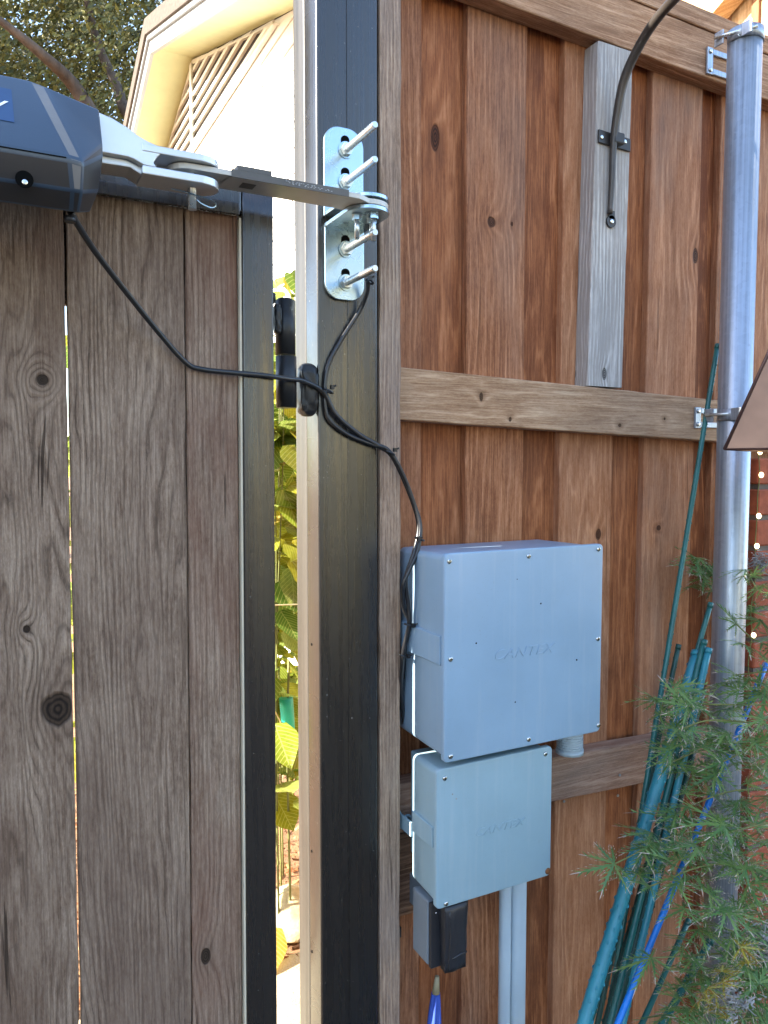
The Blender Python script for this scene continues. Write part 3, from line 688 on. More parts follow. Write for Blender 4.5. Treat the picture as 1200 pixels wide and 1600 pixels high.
# ================================================================== POST BRACKET (on the gate post)
br = thing('post_bracket', 'pair of zinc angle plates bolted to the black gate post with four long rods', 'bracket', (.4885, 1.05, 1.75))
PXc = .4885; PW = .0325
def stadium(cx, cz, hw, z0, z1, r_top, r_bot, n=10):
    pts = []
    def arc(ax, az, r, a0, a1):
        return [(ax + r * math.cos(a0 + (a1 - a0) * i / n), az + r * math.sin(a0 + (a1 - a0) * i / n)) for i in range(n + 1)]
    pts += arc(cx + hw - r_bot, z0 + r_bot, r_bot, -math.pi / 2, 0) if r_bot else [(cx + hw, z0)]
    pts += arc(cx + hw - r_top, z1 - r_top, r_top, 0, math.pi / 2) if r_top else [(cx + hw, z1)]
    pts += arc(cx - hw + r_top, z1 - r_top, r_top, math.pi / 2, math.pi) if r_top else [(cx - hw, z1)]
    pts += arc(cx - hw + r_bot, z0 + r_bot, r_bot, math.pi, 1.5 * math.pi) if r_bot else [(cx - hw, z0)]
    return pts
TZ = 1.869
up = prism('mounting_plate', stadium(PXc, 0, PW, TZ + .001, 2.004, .026, 0), 1.0825, 1.0885, M['zinc'], br, 'XZ', bev=.0009)
lo = prism('mounting_plate', stadium(PXc + .001, 0, PW, 1.749, TZ - .011, 0, .024), 1.0825, 1.0885, M['zinc'], br, 'XZ', bev=.0009)
def tab_poly(yc, r, n=18):
    return [(PXc + r, 1.0825)] + [(PXc + r * math.cos(a), yc - r * math.sin(a)) for a in [math.pi * i / n for i in range(n + 1)]] + [(PXc - r, 1.0825)]
prism('hinge_tab', tab_poly(1.005, PW)[::-1], TZ + .0005, TZ + .0062, M['zinc'], up, 'XY', bev=.0009)
prism('hinge_tab', tab_poly(1.005, PW)[::-1], TZ - .0162, TZ - .0102, M['zinc'], lo, 'XY', bev=.0009)
for py in (235, 285, 390, 442):
    p = atY(540, py, 1.083); pz = p.z; xx = PXc + .003
    par = up if py < 300 else lo
    # slot
    prism('slot', stadium(xx - .001, 0, .0066, pz - .006, pz + .021, .006, .006, 6), 1.0812, 1.0823, M['hole'], par, 'XZ')
    disc('washer', (xx, 1.0822, pz), (0, -1, 0), .0125, .0016, M['zinc'], br, 24)
    disc('nut', (xx, 1.0806, pz), (0, -1, 0), .0095, .0065, M['zinc_rod'], br, 6)
    bm = bmesh.new(); pts = []; n = 46
    rr = .0053; rings = []
    for i in range(n + 1):
        yy = 1.075 - .092 * i / n; q = rr * (1 - .09 * (i % 2)) * (.8 if i == n else 1)
        rings.append([bm.verts.new((xx + q * math.cos(6.28318 * k_ / 16), yy, pz + q * math.sin(6.28318 * k_ / 16))) for k_ in range(16)])
    for i in range(n):
        for k_ in range(16): f = bm.faces.new((rings[i][k_], rings[i][(k_ + 1) % 16], rings[i + 1][(k_ + 1) % 16], rings[i + 1][k_])); f.smooth = True
    bm.faces.new(rings[0]); bm.faces.new(rings[-1][::-1])
    from_bm('threaded_rod', bm, M['zinc_rod'], br)
# bolts that clamp the arm between the tabs
for dx, dy, L in ((-.014, .004, .034), (.004, -.012, .038), (.012, .010, .030)):
    b_ = disc('bolt', (PXc + dx, 1.003 + dy, TZ - .0163), (0, 0, -1), .0034, L, M['zinc_rod'], br, 12)
    disc('nut', (PXc + dx, 1.003 + dy, TZ - .0166), (0, 0, -1), .0068, .0072, M['zinc'], b_, 6)
    disc('washer', (PXc + dx, 1.003 + dy, TZ - .0163), (0, 0, -1), .0085, .0012, M['zinc'], b_, 18)
    disc('bolt_head', (PXc + dx, 1.003 + dy, TZ + .0064), (0, 0, 1), .0066, .004, M['zinc'], b_, 6)

# ================================================================== GATE OPENER
op = thing('gate_opener', 'dark gate opener motor with an aluminium fork arm across the gate top', 'gate opener', (-.1, .96, 1.768))
def section(xs, pts): return [Vector((x, y, z)) for x, (y, z) in zip(xs, pts)]
#                top-back        top-front       ridge          below ridge     bottom-front   bottom-back
P0 = [(1.015, 1.908), (.955, 1.9165), (.932, 1.911), (.870, 1.8165), (.870, 1.8115), (.879, 1.785), (.898, 1.7685), (1.015, 1.815)]
secs = [section([-.62] * 8, P0), section([.036, .036, .050, .0815, .083, .086, .086, .060], P0)]
P2 = [(1.015, 1.906), (.955, 1.9135), (.932, 1.908), (.8705, 1.8150), (.8705, 1.810), (.879, 1.785), (.899, 1.7685), (1.015, 1.8155)]
secs.append(section([.055, .055, .0665, .0955, .0965, .0955, .0935, .070], P2))
P3 = [(1.012, 1.893), (.955, 1.899), (.934, 1.896), (.915, 1.852), (.912, 1.838), (.914, 1.800), (.925, 1.779), (1.005, 1.815)]
secs.append(section([.1215, .1215, .1215, .122, .122, .1165, .108, .105], P3))
bm = bmesh.new(); rings = [[bm.verts.new(p) for p in s] for s in secs]
for i in range(3):
    for k in range(8):
        f = bm.faces.new((rings[i][k], rings[i][(k + 1) % 8], rings[i + 1][(k + 1) % 8], rings[i + 1][k]))
        f.material_index = (0 if k in (0, 1, 2, 7) else 1) if i != 1 else (2 if k in (0, 1, 2, 3, 4) else 1)
bm.faces.new(rings[0]).material_index = 1; bm.faces.new(rings[-1][::-1]).material_index = 1
bmesh.ops.bevel(bm, geom=list(bm.edges), offset=.0022, segments=3, profile=.5, affect='EDGES')
for f in bm.faces: f.smooth = True
mo = from_bm('motor_housing', bm, [M['motor_top'], M['motor_low'], M['motor_band']], op)
mo.data.set_sharp_from_angle(angle=R(28))
box('seam', -.6, .080, .8690, .8706, 1.8136, 1.8146, M['hole'], mo)
# label panel lies on the sloping upper cover
def on_cover(x, t, lift=.0006):
    a = Vector((x, .870, 1.8165)); b = Vector((x, .932, 1.911)); nrm = Vector((0, -.0945, .062)).normalized()
    return a.lerp(b, t) + nrm * lift
pts = [on_cover(-.20, .33), on_cover(.0335, .33), on_cover(.0325, .80), on_cover(-.20, .80)]
from_py('label_panel', pts, [(0, 1, 2, 3)], M['motor_label'], op)
ang = math.atan2(.0945, .062)
tl = text('logo', 'y', (0, 0, 0), .036, M['white_print'], op, extrude=.0002, shear=.35, rx=ang)
o_ = on_cover(.0075, .46, .0012); tl.data.transform(Matrix.Translation(o_))
sc_ = atY(38, 281, .8745)
disc('screw_recess', (sc_.x, .8735, sc_.z), (0, -1, 0), .0085, .0012, M['hole'], op, 22)
disc('housing_screw', (sc_.x + .0003, .8722, sc_.z - .003), (0, -1, 0), .0030, .0009, M['screw'], op, 12, 1)
disc('cable_gland', (atY(110, 335, .91).x, .915, 1.7685), (0, 0, -1), .006, .006, M['rubber'], op, 14)
# aluminium fork
zt = lambda px, py, Y=.955: (atY(px, py, Y).x, atY(px, py, Y).z)
web = [zt(154, 175), zt(175, 184), zt(198, 198), zt(215, 211), zt(230, 220), zt(245, 227), zt(262, 231), zt(245, 246), zt(240, 254), zt(245, 262), zt(225, 258), zt(210, 249), zt(200, 245), zt(160, 238), zt(155, 236)]
fork = prism('fork_arm', web, .955, .964, M['alu'], op, 'XZ', bev=.0012)
prism('fork_web', [zt(154, 215), zt(175, 190), zt(215, 218), zt(262, 235), zt(245, 252), zt(240, 256), zt(225, 262), zt(160, 241)], .992, 1.0, M['alu'], fork, 'XZ', bev=.001)
prism('fork_web', [zt(154, 175), zt(175, 184), zt(198, 198), zt(230, 220), zt(262, 231), zt(262, 235), zt(230, 226), zt(198, 204), zt(175, 190), zt(154, 181)], .9645, .9915, M['alu'], fork, 'XZ')
def lug(name, z0, z1, yb=1.003):
    x0 = zt(222, 250)[0]; x1 = zt(318, 250)[0]; yc = (.955 + yb) / 2; r = (yb - .955) / 2
    poly = [(x0, .9543), (x1, .9543)] + [(x1 + r * math.sin(a), yc - r * math.cos(a)) for a in [math.pi * i / 14 for i in range(1, 14)]] + [(x1, yb), (x0, yb)]
    o = prism(name, poly, z0, z1, M['alu'], fork, 'XY', bev=.0012)
    return o
zl = zt(310, 275)[1]
lug('fork_lug', 1.8675, 1.8765); lug('fork_lug', 1.8415, 1.8515)
# sloped gusset joining the web to the lower lug
prism('fork_gusset', [zt(160, 238), zt(200, 245), zt(225, 258), zt(248, 262), zt(248, 275), zt(222, 268), zt(205, 257), zt(160, 250)], .9645, 1.0028, M['alu'], fork, 'XZ', bev=.001)
pinx = zt(307, 270)[0]; piny = .979
pin = disc('clevis_pin', (pinx, piny, 1.882), (0, 0, -1), .0052, .066, M['zinc_rod'], op, 16)
disc('pin_head', (pinx, piny, 1.8768), (0, 0, 1), .0085, .004, M['zinc'], pin, 20)
cz = 1.828
tube('hairpin_clip', [(pinx - .026, piny - .004, cz + .008), (pinx - .008, piny - .006, cz + .006), (pinx + .006, piny - .006, cz + .004), (pinx + .024, piny - .003, cz + .002), (pinx + .030, piny, cz - .002), (pinx + .024, piny, cz - .006), (pinx + .012, piny, cz - .003), (pinx + .006, piny, cz + .001)], .0009, M['zinc'], pin, 6, 6)
# flat bar from the fork to the post bracket
AZ0, AZ1 = 1.8595, 1.8665
yc = .987; r = .0245; xa = pinx - .004; xb = PXc
pl = [(xa, yc - r), (xb, yc - r + .012)]
pl = [(xa, yc - r), (xb - .03, yc - r + .002)] + [(xb + .030 * math.sin(a), 1.003 - .030 * math.cos(a)) for a in [R(-20) + (math.pi + R(20)) * i / 16 for i in range(17)]] + [(xb - .04, yc + r + .004), (xa, yc + r)] + [(xa - r * math.sin(a), yc + r * math.cos(a)) for a in [math.pi * i / 10 for i in range(1, 10)]]
bar = prism('arm_bar', pl, AZ0, AZ1, M['steel_flat'], op, 'XY', bev=.0006)
x0, x1 = zt(362, 280, yc - r)[0], zt(545, 300, yc - r)[0]
dl = box('sticker', x0, x1, yc - r - .0008, yc - r + .0003, AZ0 - .0009, AZ1 + .0012, M['label_dark'], bar)
from_py('sticker_flap', [(x0, yc - r - .0008, AZ0 - .0012), (x1, yc - r - .0008, AZ0 - .0012), (x1 - .004, yc + r - .002, AZ0 - .0012), (x0 - .012, yc + r - .002, AZ0 - .0012)], [(0, 3, 2, 1)], M['steel_flat'], bar)
box('saddle_clip', zt(371, 270, yc - r)[0], zt(425, 275, yc - r)[0], yc - r, yc + .01, AZ1 + .001, AZ1 + .008, M['label_dark'], bar, bev=.001)
for i, (a, b, zz_) in enumerate(((.44, .70, .0052), (.44, .83, .0036), (.50, .86, .0022))):
    for j in range(14):
        q = x0 + (x1 - x0) * (a + (b - a) * j / 14)
        if (i * 5 + j * 3) % 7 < 5: box('print_mark', q, q + (x1 - x0) * .013, yc - r - .0013, yc - r - .0009, AZ0 + zz_ - .0002, AZ0 + zz_ + .00025, M['ink'], dl)
box('warning_patch', x0 + .018, x0 + .036, yc - .012, yc + .006, AZ0 - .0018, AZ0 - .0013, M['label_dark'], bar)

# ================================================================== JUNCTION BOXES
def junction_box(name, label, x0, x1, z0, z1, yf, yb, mat, screws, logo, logo_loc, logo_size, band, holes, rusty=None):
    t = thing(name, label, 'junction box', ((x0 + x1) / 2, (yf + yb) / 2, z0))
    g_ = .0035
    bm = bmesh.new(); bm_box(bm, x0 + g_, x1 - g_, yf + .009, yb, z0 + g_, z1 - g_)
    for v in bm.verts:      # slight draft towards the back
        if v.co.y > yb - .001:
            v.co.x += .003 if v.co.x < (x0 + x1) / 2 else -.003; v.co.z += .002 if v.co.z < (z0 + z1) / 2 else -.002
    ed = [e for e in bm.edges if abs((e.verts[0].co - e.verts[1].co).y) > .03]
    bmesh.ops.bevel(bm, geom=ed, offset=.010, segments=5, profile=.5, affect='EDGES')
    bmesh.ops.bevel(bm, geom=[e for e in bm.edges if all(v.co.y > yb - .001 for v in e.verts)], offset=.006, segments=3, profile=.5, affect='EDGES')
    for f in bm.faces: f.smooth = True
    o = from_bm('body', bm, mat, t); o.data.set_sharp_from_angle(angle=R(40))
    bm = bmesh.new(); bm_box(bm, x0, x1, yf, yf + .0085, z0, z1)
    bmesh.ops.bevel(bm, geom=[e for e in bm.edges if abs((e.verts[0].co - e.verts[1].co).y) > .005], offset=.008, segments=5, profile=.5, affect='EDGES')
    bmesh.ops.bevel(bm, geom=[e for e in bm.edges if all(abs(v.co.y - yf) < 1e-5 for v in e.verts)], offset=.0022, segments=3, profile=.5, affect='EDGES')
    for f in bm.faces: f.smooth = True
    lid = from_bm('lid', bm, mat, t); lid.data.set_sharp_from_angle(angle=R(50))
    zb0, zb1 = band
    bm = bmesh.new()
    bm_box(bm, x0 + .0005, x0 + .009, yf + .014, yb - .012, zb0, zb1, .001, 1)
    from_bm('side_band', bm, mat, t)
    for i, (px, py) in enumerate(screws):
        p = atY(px, py, yf); r_ = (px, py) == rusty
        s_ = disc('lid_screw', (p.x, yf + .0004, p.z), (0, -1, 0), .0056 if r_ else .0041, .0026, M['rust'] if r_ else M['screw'], lid, 16, 1)
        if r_: s_['label'] = 'rusty corner screw'
        else:
            box('screw_slot', p.x - .0026, p.x + .0026, yf - .0026, yf - .0021, p.z - .0005, p.z + .0005, M['hole'], lid) if i % 2 else box('screw_slot', p.x - .0005, p.x + .0005, yf - .0026, yf - .0021, p.z - .0026, p.z + .0026, M['hole'], lid)
    for px, py, r_ in holes:
        p = atY(px, py, yf); disc('pin_hole', (p.x, yf - .00005, p.z), (0, -1, 0), r_, .0003, M['hole'], lid, 10)
    q = atY(*logo_loc, yf)
    text('moulded_lettering', logo, (q.x, yf, q.z), logo_size, mat, lid, extrude=.0010, shear=.35, sx=1.25)
    return t
b1 = junction_box('junction_box', 'larger upper grey junction box with eight lid screws, on the fence', .5984, .9085, 1.0480, 1.3672, .967, 1.125, M['pvc'],
                  [(702, 877), (826, 869), (935, 858), (704, 1030), (934, 998), (704, 1182), (826, 1155), (935, 1133)], 'CANTEX', (770, 1032), .0225,
                  (1.195, 1.240), [(845, 943, .0014), (744, 1005, .0014), (901, 1031, .0015), (805, 1097, .0012), (808, 905, .0008)])
b2 = junction_box('junction_box', 'smaller lower grey junction box with a rusty corner screw, under the larger one', .5970, .8215, .8095, 1.0320, .985, 1.0755, M['pvc2'],
                  [(695, 1216), (852, 1178), (697, 1412), (856, 1361)], 'CANTEX', (741, 1309), .0185, (.902, .936), [], rusty=(856, 1361))
# collar between the two boxes, and the fixing lug
box('mounting_block', .63, .79, 1.0760, 1.1265, .83, 1.01, M['pvc2'], b2, bev=.003)
box('collar', .645, .79, 1.01, 1.075, 1.0326, 1.0475, M['pvc2'], b2, bev=.004)
lg = atY(630, 1275, 1.12)
box('band_strut', .599, .6035, 1.07, 1.1262, lg.z - .012, lg.z + .012, M['pvc2'], b2, bev=.001)
box('fixing_lug', lg.x - .018, .6035, 1.108, 1.1262, lg.z - .0155, lg.z + .0155, M['pvc2'], b2, bev=.003)
disc('lug_washer', (lg.x + .001, 1.1078, lg.z), (0, -1, 0), .0085, .002, M['pvc2'], b2, 20)
disc('lug_screw', (lg.x + .001, 1.1057, lg.z), (0, -1, 0), .0055, .002, M['screw'], b2, 14, 1)
for px, py in ((707, 1241), (713, 1248)):
    p = atY(px, py, .985); disc('scuff_mark', (p.x, .98495, p.z), (0, -1, 0), .0014, .0002, M['dead_leaf'], b2, 9)

# ribbed connector under the larger box
cn = thing('conduit_connector', 'ribbed grey conduit connector resting on the low rail under the larger junction box', 'conduit fitting', (.975, 1.143, .94))
bm = bmesh.new(); rings = []; prof = []
z = 1.046
while z > .966: prof += [(.0245, z), (.0245, z - .0024), (.0225, z - .0030), (.0225, z - .0042)]; z -= .0046
for q, z in prof: rings.append([bm.verts.new((.957 + q * math.cos(6.28318 * k / 28), 1.098 + q * math.sin(6.28318 * k / 28), z)) for k in range(28)])
for i in range(len(rings) - 1):
    for k in range(28): bm.faces.new((rings[i][k], rings[i][(k + 1) % 28], rings[i + 1][(k + 1) % 28], rings[i + 1][k]))
bm.faces.new(rings[0]); bm.faces.new(rings[-1][::-1])
from_bm('threaded_body', bm, M['conduit'], cn)
bm = bmesh.new(); bm_disc(bm, (.957, 1.098, .966), (0, 0, -1), .0262, .008, 12); from_bm('locknut', bm, M['conduit'], cn)

# conduits below the smaller box
for i, (px, r_, lab) in enumerate(((788.5, .0112, 'thinner left grey conduit running down from the smaller junction box'), (808.5, .0152, 'thicker right grey conduit running down from the smaller junction box'))):
    p = atY(px, 1500, 1.098)
    o = tube('conduit', [(p.x, 1.098, .8125), (p.x, 1.098, .5), (p.x, 1.098, .001)], r_, M['conduit'], None, 20, 0)
    tag(o, lab, 'conduit', 'conduits below the junction boxes')

# outlet with rubber cover
ob = thing('outdoor_outlet', 'grey outdoor socket box with a black rubber flap cover below the smaller junction box', 'outlet', (.63, 1.07, .70))
bm = bmesh.new(); bm_box(bm, .5985, .655, 1.0135, 1.062, .703, .8085, .003, 3); from_bm('box', bm, M['outlet_grey'], ob)
bm = bmesh.new(); bm_box(bm, .632, .652, 1.0625, 1.1655, .735, .79, .002, 1); from_bm('mounting_stem', bm, M['outlet_grey'], ob)
bm = bmesh.new(); bm_box(bm, .6000, .6500, 1.0050, 1.0130, .701, .808, .002, 3); from_bm('gasket', bm, M['rubber'], ob)
bm = bmesh.new(); bmesh.ops.create_cube(bm, size=1)
bmesh.ops.subdivide_edges(bm, edges=bm.edges, cuts=11, use_grid_fill=True)
for v in bm.verts:
    c = v.co.copy(); t_ = c.z + .5
    x_ = .6365 + c.x * .044 * (.86 + .14 * t_); y_ = .9965 + c.y * .016; z_ = .699 + t_ * .108
    k_ = noise.noise(Vector((x_ * 80, y_ * 60, z_ * 30))); k2_ = noise.noise(Vector((x_ * 190, 5, z_ * 90)))
    if c.y < -.45: y_ -= .0045 * (1 - (2 * c.x) ** 4) * (1 - (2 * c.z) ** 6) + .0022 * k_ + .0012 * k2_
    x_ += .0012 * k_
    v.co = (x_, y_, z_)
for f in bm.faces: f.smooth = True
from_bm('rubber_cover', bm, M['rubber'], ob)
tube('cover_ridge', [(.628, .985, .722), (.640, .983, .727), (.654, .986, .726)], .0018, M['rubber'], ob, 8, 4)
tube('cover_ridge', [(.622, .986, .800), (.6235, .984, .76), (.621, .986, .705)], .0016, M['rubber'], ob, 8, 4)
p = atY(681, 1426, 1.004); disc('latch_pin', (p.x, 1.004, p.z), (0, -1, 0), .0018, .002, M['screw'], ob, 8, 1)

# folded umbrella below
um = thing('folded_umbrella', 'folded blue umbrella with a pale wooden tip leaning under the outlet box', 'umbrella', (.66, 1.0, 0))
a = atY(683, 1525, 1.08); b = atY(681, 1552, 1.078); c_ = atY(679, 1600, 1.072)
d_ = (c_ - a).normalized(); foot = a + d_ * (a.z / -d_.z)
tube('wooden_tip', [a, b], lambda t: .0035 + .0032 * t, M['tip_wood'], um, 14, 0)
bm = bmesh.new(); rings = []; n = 30; L = (foot - b).length
for i in range(n + 1):
    s = i / n; pc = b.lerp(foot, s * .86); r0 = .0068 + .015 * min(1, s * 2.4) ** .8
    rings.append([bm.verts.new(pc + Vector((math.cos(6.28318 * k / 24), math.sin(6.28318 * k / 24), 0)) * r0 * (1 + .22 * math.cos(k / 24 * 6.28318 * 6 + s * 5))) for k in range(24)])
for i in range(n):
    for k in range(24): f = bm.faces.new((rings[i][k], rings[i][(k + 1) % 24], rings[i + 1][(k + 1) % 24], rings[i + 1][k])); f.smooth = True
bm.faces.new(rings[0]); bm.faces.new(rings[-1][::-1])
from_bm('canopy', bm, M['blue_cloth'], um)
tube('shaft', [b.lerp(foot, .84), foot + Vector((0, 0, .02))], .005, M['tip_wood'], um, 10, 0)

# ================================================================== CABLES
def cable(label, pts, r, ties=()):
    t = thing('cable', label, 'cable', pts[-1])
    tube('jacket', pts, r, M['cable'], t, 12, 8)
    return t
Yp = 1.083
c1 = [atY(px, py, Y) for px, py, Y in ((110, 331, .915), (122, 352, .93), (150, 395, .965), (200, 460, 1.01), (250, 522, 1.042), (290, 566, 1.051), (315, 577, 1.050), (370, 583, 1.043), (405, 586, 1.0425), (430, 589, 1.0435), (452, 592, 1.060), (475, 596, 1.072), (505, 613, 1.080), (525, 648, 1.081), (560, 678, 1.081), (592, 697, 1.081), (612, 712, 1.080), (632, 752, 1.080), (650, 800, 1.078), (654, 830, 1.072), (646, 866, 1.066), (634, 905, 1.066), (638, 945, 1.067), (639, 978, 1.067), (630, 1020, 1.075), (627, 1080, 1.095), (632, 1135, 1.110))]
t1 = cable('long black cable drooping from the gate opener across the post', c1, .0037)
c2 = [atY(px, py, Y) for px, py, Y in ((575, 438, 1.060), (574, 455, 1.066), (562, 485, 1.080), (535, 528, 1.083), (515, 565, 1.084), (508, 598, 1.084), (509, 640, 1.084), (518, 660, 1.083), (545, 680, 1.083), (580, 694, 1.082), (606, 703, 1.078), (628, 738, 1.076), (648, 790, 1.075), (657, 825, 1.069), (652, 862, 1.062), (640, 890, 1.060), (630, 915, 1.062), (631, 950, 1.070), (640, 975, 1.070), (633, 1010, 1.080), (629, 1060, 1.10))]
t2 = cable('shorter black cable curling down from the lowest bracket rod along the black post', c2, .0034)
def tie(px, py, Y, parent, tail=(8, -6), r=.0075):
    p = atY(px, py, Y); bm = bmesh.new()
    n = 16
    q = [p + Vector((math.cos(a) * r, -.001 + math.sin(a) * .006, math.cos(a) * -.003)) for a in [6.28318 * i / n for i in range(n)]]
    bm_tube(bm, q + [q[0]], .0016, 6, 0)
    e = atY(px + tail[0], py + tail[1], Y - .008)
    bm_box(bm, e.x - .0035, e.x + .0015, e.y - .003, e.y + .003, e.z - .003, e.z + .003)
    bm_tube(bm, [e, e + Vector((.004, -.004, .003))], .0014, 6, 0)
    return from_bm('cable_tie', bm, M['cable_tie'], parent)
tie(512, 611, 1.078, t1); tie(609, 708, 1.076, t1, (9, -5)); tie(655, 842, 1.066, t1, (0, 0)); tie(639, 977, 1.064, t1, (8, 0)); tie(631, 1025, 1.070, t1, (8, 0)); tie(577, 440, 1.058, t2, (2, -5), .005)

# ================================================================== IRON HOOK on the grey board
hk = thing('plant_hook', 'curved black iron plant hook screwed to the silver grey board', 'hook', (1.05, 1.11, 1.94))
hp = [atY(953, 334, 1.119), atY(956, 280, 1.117), atY(958, 232, 1.116), atY(963, 185, 1.110), atY(975, 125, 1.092), atY(997, 75, 1.06), atY(1022, 35, 1.02), atY(1052, 0, .97), atY(1085, -30, .90), atY(1130, -52, .80)]
bm = bmesh.new(); bm_tube(bm, hp, lambda t: .0050 + .0035 * min(1, t * 2.2), 8, 8); from_bm('iron_bar', bm, M['hook_iron'], hk)
e = atY(953, 347, 1.1262)
bm = bmesh.new(); bm_disc(bm, (e.x, 1.1255, e.z), (0, -1, 0), .0112, .004, 24); bm_box(bm, e.x - .0065, e.x + .0075, 1.1215, 1.1255, e.z + .005, e.z + .020); from_bm('end_eye', bm, M['iron'], hk)
disc('screw', (e.x, 1.1213, e.z), (0, -1, 0), .0046, .0018, M['screw'], hk, 14, 1)
a, b = atY(933, 213, 1.1262), atY(983, 224, 1.1262)
box('clamp_strap', a.x, b.x, 1.1218, 1.1255, a.z - .012, a.z + .012, M['iron'], hk, bev=.0012, slope=-.04, xo=a.x)
m_ = atY(958, 219, 1.1262)
box('clamp_bridge', m_.x - .013, m_.x + .013, 1.108, 1.1218, a.z - .012, a.z + .009, M['iron'], hk, bev=.003)
for px, py in ((941, 214), (977, 221)):
    p = atY(px, py, 1.121); disc('screw', (p.x, 1.1216, p.z), (0, -1, 0), .0042, .0016, M['screw'], hk, 14, 1)

# ================================================================== GALVANISED POST
gp = thing('steel_post', 'round galvanised steel fence post clamped to the fence rails', 'post', (1.325, 1.045, 0))
PY = 1.035; pr_ = .0312
pc = atY(1137, 1000, PY); PXX = pc.x + .001
tube('pipe', [(PXX, PY, 0), (PXX, PY, 1.0), (PXX, PY, 2.335 + .0)], pr_, M['galv'], gp, 40, 0)
topz = atY(1165, 52, PY).z
gp.children[0].data.transform(Matrix.Scale(1, 4))
for v in gp.children[0].data.vertices:
    if v.co.z > 2.3: v.co.z = topz
bm = bmesh.new(); bm_disc(bm, (PXX, PY, topz), (0, 0, 1), pr_ * 1.02, .003, 40); from_bm('cap_rim', bm, M['bronze_edge'], gp)
def clamp(zc, xl, tall, nm):
    """rail bracket: plate screwed to the rail, two arms, strap round the pipe"""
    pl_ = box('rail_plate', xl, xl + .016, 1.1215, 1.1265, zc - tall, zc + tall, M['galv'], gp, bev=.001)
    for s in (-1, 1):
        disc('plate_screw', (xl + .008, 1.1212, zc + s * (tall - .008)), (0, -1, 0), .0048, .003, M['screw'], pl_, 14, 1)
        box('plate_arm', xl + .0165, xl + .085, 1.1215, 1.1262, zc + s * (tall - .007) - .0055, zc + s * (tall - .007) + .0055, M['galv'], gp, bev=.001)
    bm = bmesh.new(); rr = pr_ + .0025
    P = [Vector((PXX + rr * math.cos(a), PY + rr * math.sin(a), 0)) for a in [R(150) + R(255) * i / 26 for i in range(27)]]
    for s0 in (0,):
        A = [[bm.verts.new((p.x, p.y, zc + dz)) for dz in (-.011, .011)] for p in P]
        B = [[bm.verts.new((PXX + (p.x - PXX) * .95, PY + (p.y - PY) * .95, zc + dz)) for dz in (-.011, .011)] for p in P]
        for i in range(26):
            f = bm.faces.new((A[i][0], A[i + 1][0], A[i + 1][1], A[i][1])); f.smooth = True
            bm.faces.new((A[i][0], B[i][0], B[i + 1][0], A[i + 1][0])); bm.faces.new((A[i][1], A[i + 1][1], B[i + 1][1], B[i][1]))
    from_bm('strap', bm, M['galv'], gp)
    for ys in (0,):
        box('clamp_ear', PXX - .045, PXX - .042, 1.048, 1.068, zc - .0135, zc + .0125, M['galv'], gp, bev=.001)
        box('clamp_ear', PXX - .030, PXX - .027, .998, 1.020, zc - .0115, zc + .0125, M['galv'], gp, bev=.001)
        b = tube('clamp_bolt', [(PXX - .052, 1.062, zc), (PXX - .012, .998, zc + .002)], .0032, M['zinc_rod'], gp, 12, 0)
        disc('nut', (PXX - .0225, 1.0145, zc + .0012), (.55, -.83, 0), .0065, .005, M['zinc'], b, 6)
cz1 = atY(1112, 96, 1.123); cz2 = atY(1098, 653, 1.123)
clamp(cz1.z, atY(1105, 90, 1.123).x, .026, 'a'); clamp(cz2.z, atY(1086, 653, 1.123).x, .0215, 'b')

# ================================================================== COPPER HOOD on a lantern post
ln = thing('garden_lantern', 'tarnished copper pyramid hood of a garden lantern in front of the steel post', 'lantern', (1.20, .80, 0))
LC = Vector((1.135, .745)); e0 = atY(1132, 702, .80)
lz = e0.z; hw = .165; th = .05; hh_ = .36
rot = R(24)
def lrot(x, y): return Vector((LC.x + x * math.cos(rot) - y * math.sin(rot), LC.y + x * math.sin(rot) + y * math.cos(rot)))
# place so that the left lower corner sits at e0
cn_ = lrot(-hw, -hw * .0 + 0) ; 
cor = [(-hw, -hw), (hw, -hw), (hw, hw), (-hw, hw)]
shift = Vector((e0.x, e0.y)) - min((lrot(*c) for c in cor), key=lambda q: q.x * .889 - q.y * .457); LC = LC + shift
ln.location = (LC.x, LC.y, 0)
B = [lrot(*c) for c in cor]; T = [lrot(c[0] * th / hw, c[1] * th / hw) for c in cor]
for i in range(4):
    j = (i + 1) % 4
    o = from_py('hood_panel', [(B[i].x, B[i].y, lz), (B[j].x, B[j].y, lz), (T[j].x, T[j].y, lz + hh_), (T[i].x, T[i].y, lz + hh_)], [(0, 1, 2, 3)], M['bronze'], ln)
    sm = o.modifiers.new('sheet', 'SOLIDIFY'); sm.thickness = .002
    tube('seam', [(B[i].x, B[i].y, lz), (T[i].x, T[i].y, lz + hh_)], .0026, M['bronze_edge'], ln, 8, 0)
    tube('hem', [(B[i].x, B[i].y, lz), (B[j].x, B[j].y, lz)], .0016, M['bronze_edge'], ln, 8, 0)
bm = bmesh.new(); bm_box(bm, LC.x - .04, LC.x + .04, LC.y - .04, LC.y + .04, lz + hh_, lz + hh_ + .012, .002); from_bm('cap', bm, M['bronze_edge'], ln)
tube('pole', [(LC.x, LC.y, 0), (LC.x, LC.y, lz + hh_)], .012, M['iron'], ln, 14, 0)

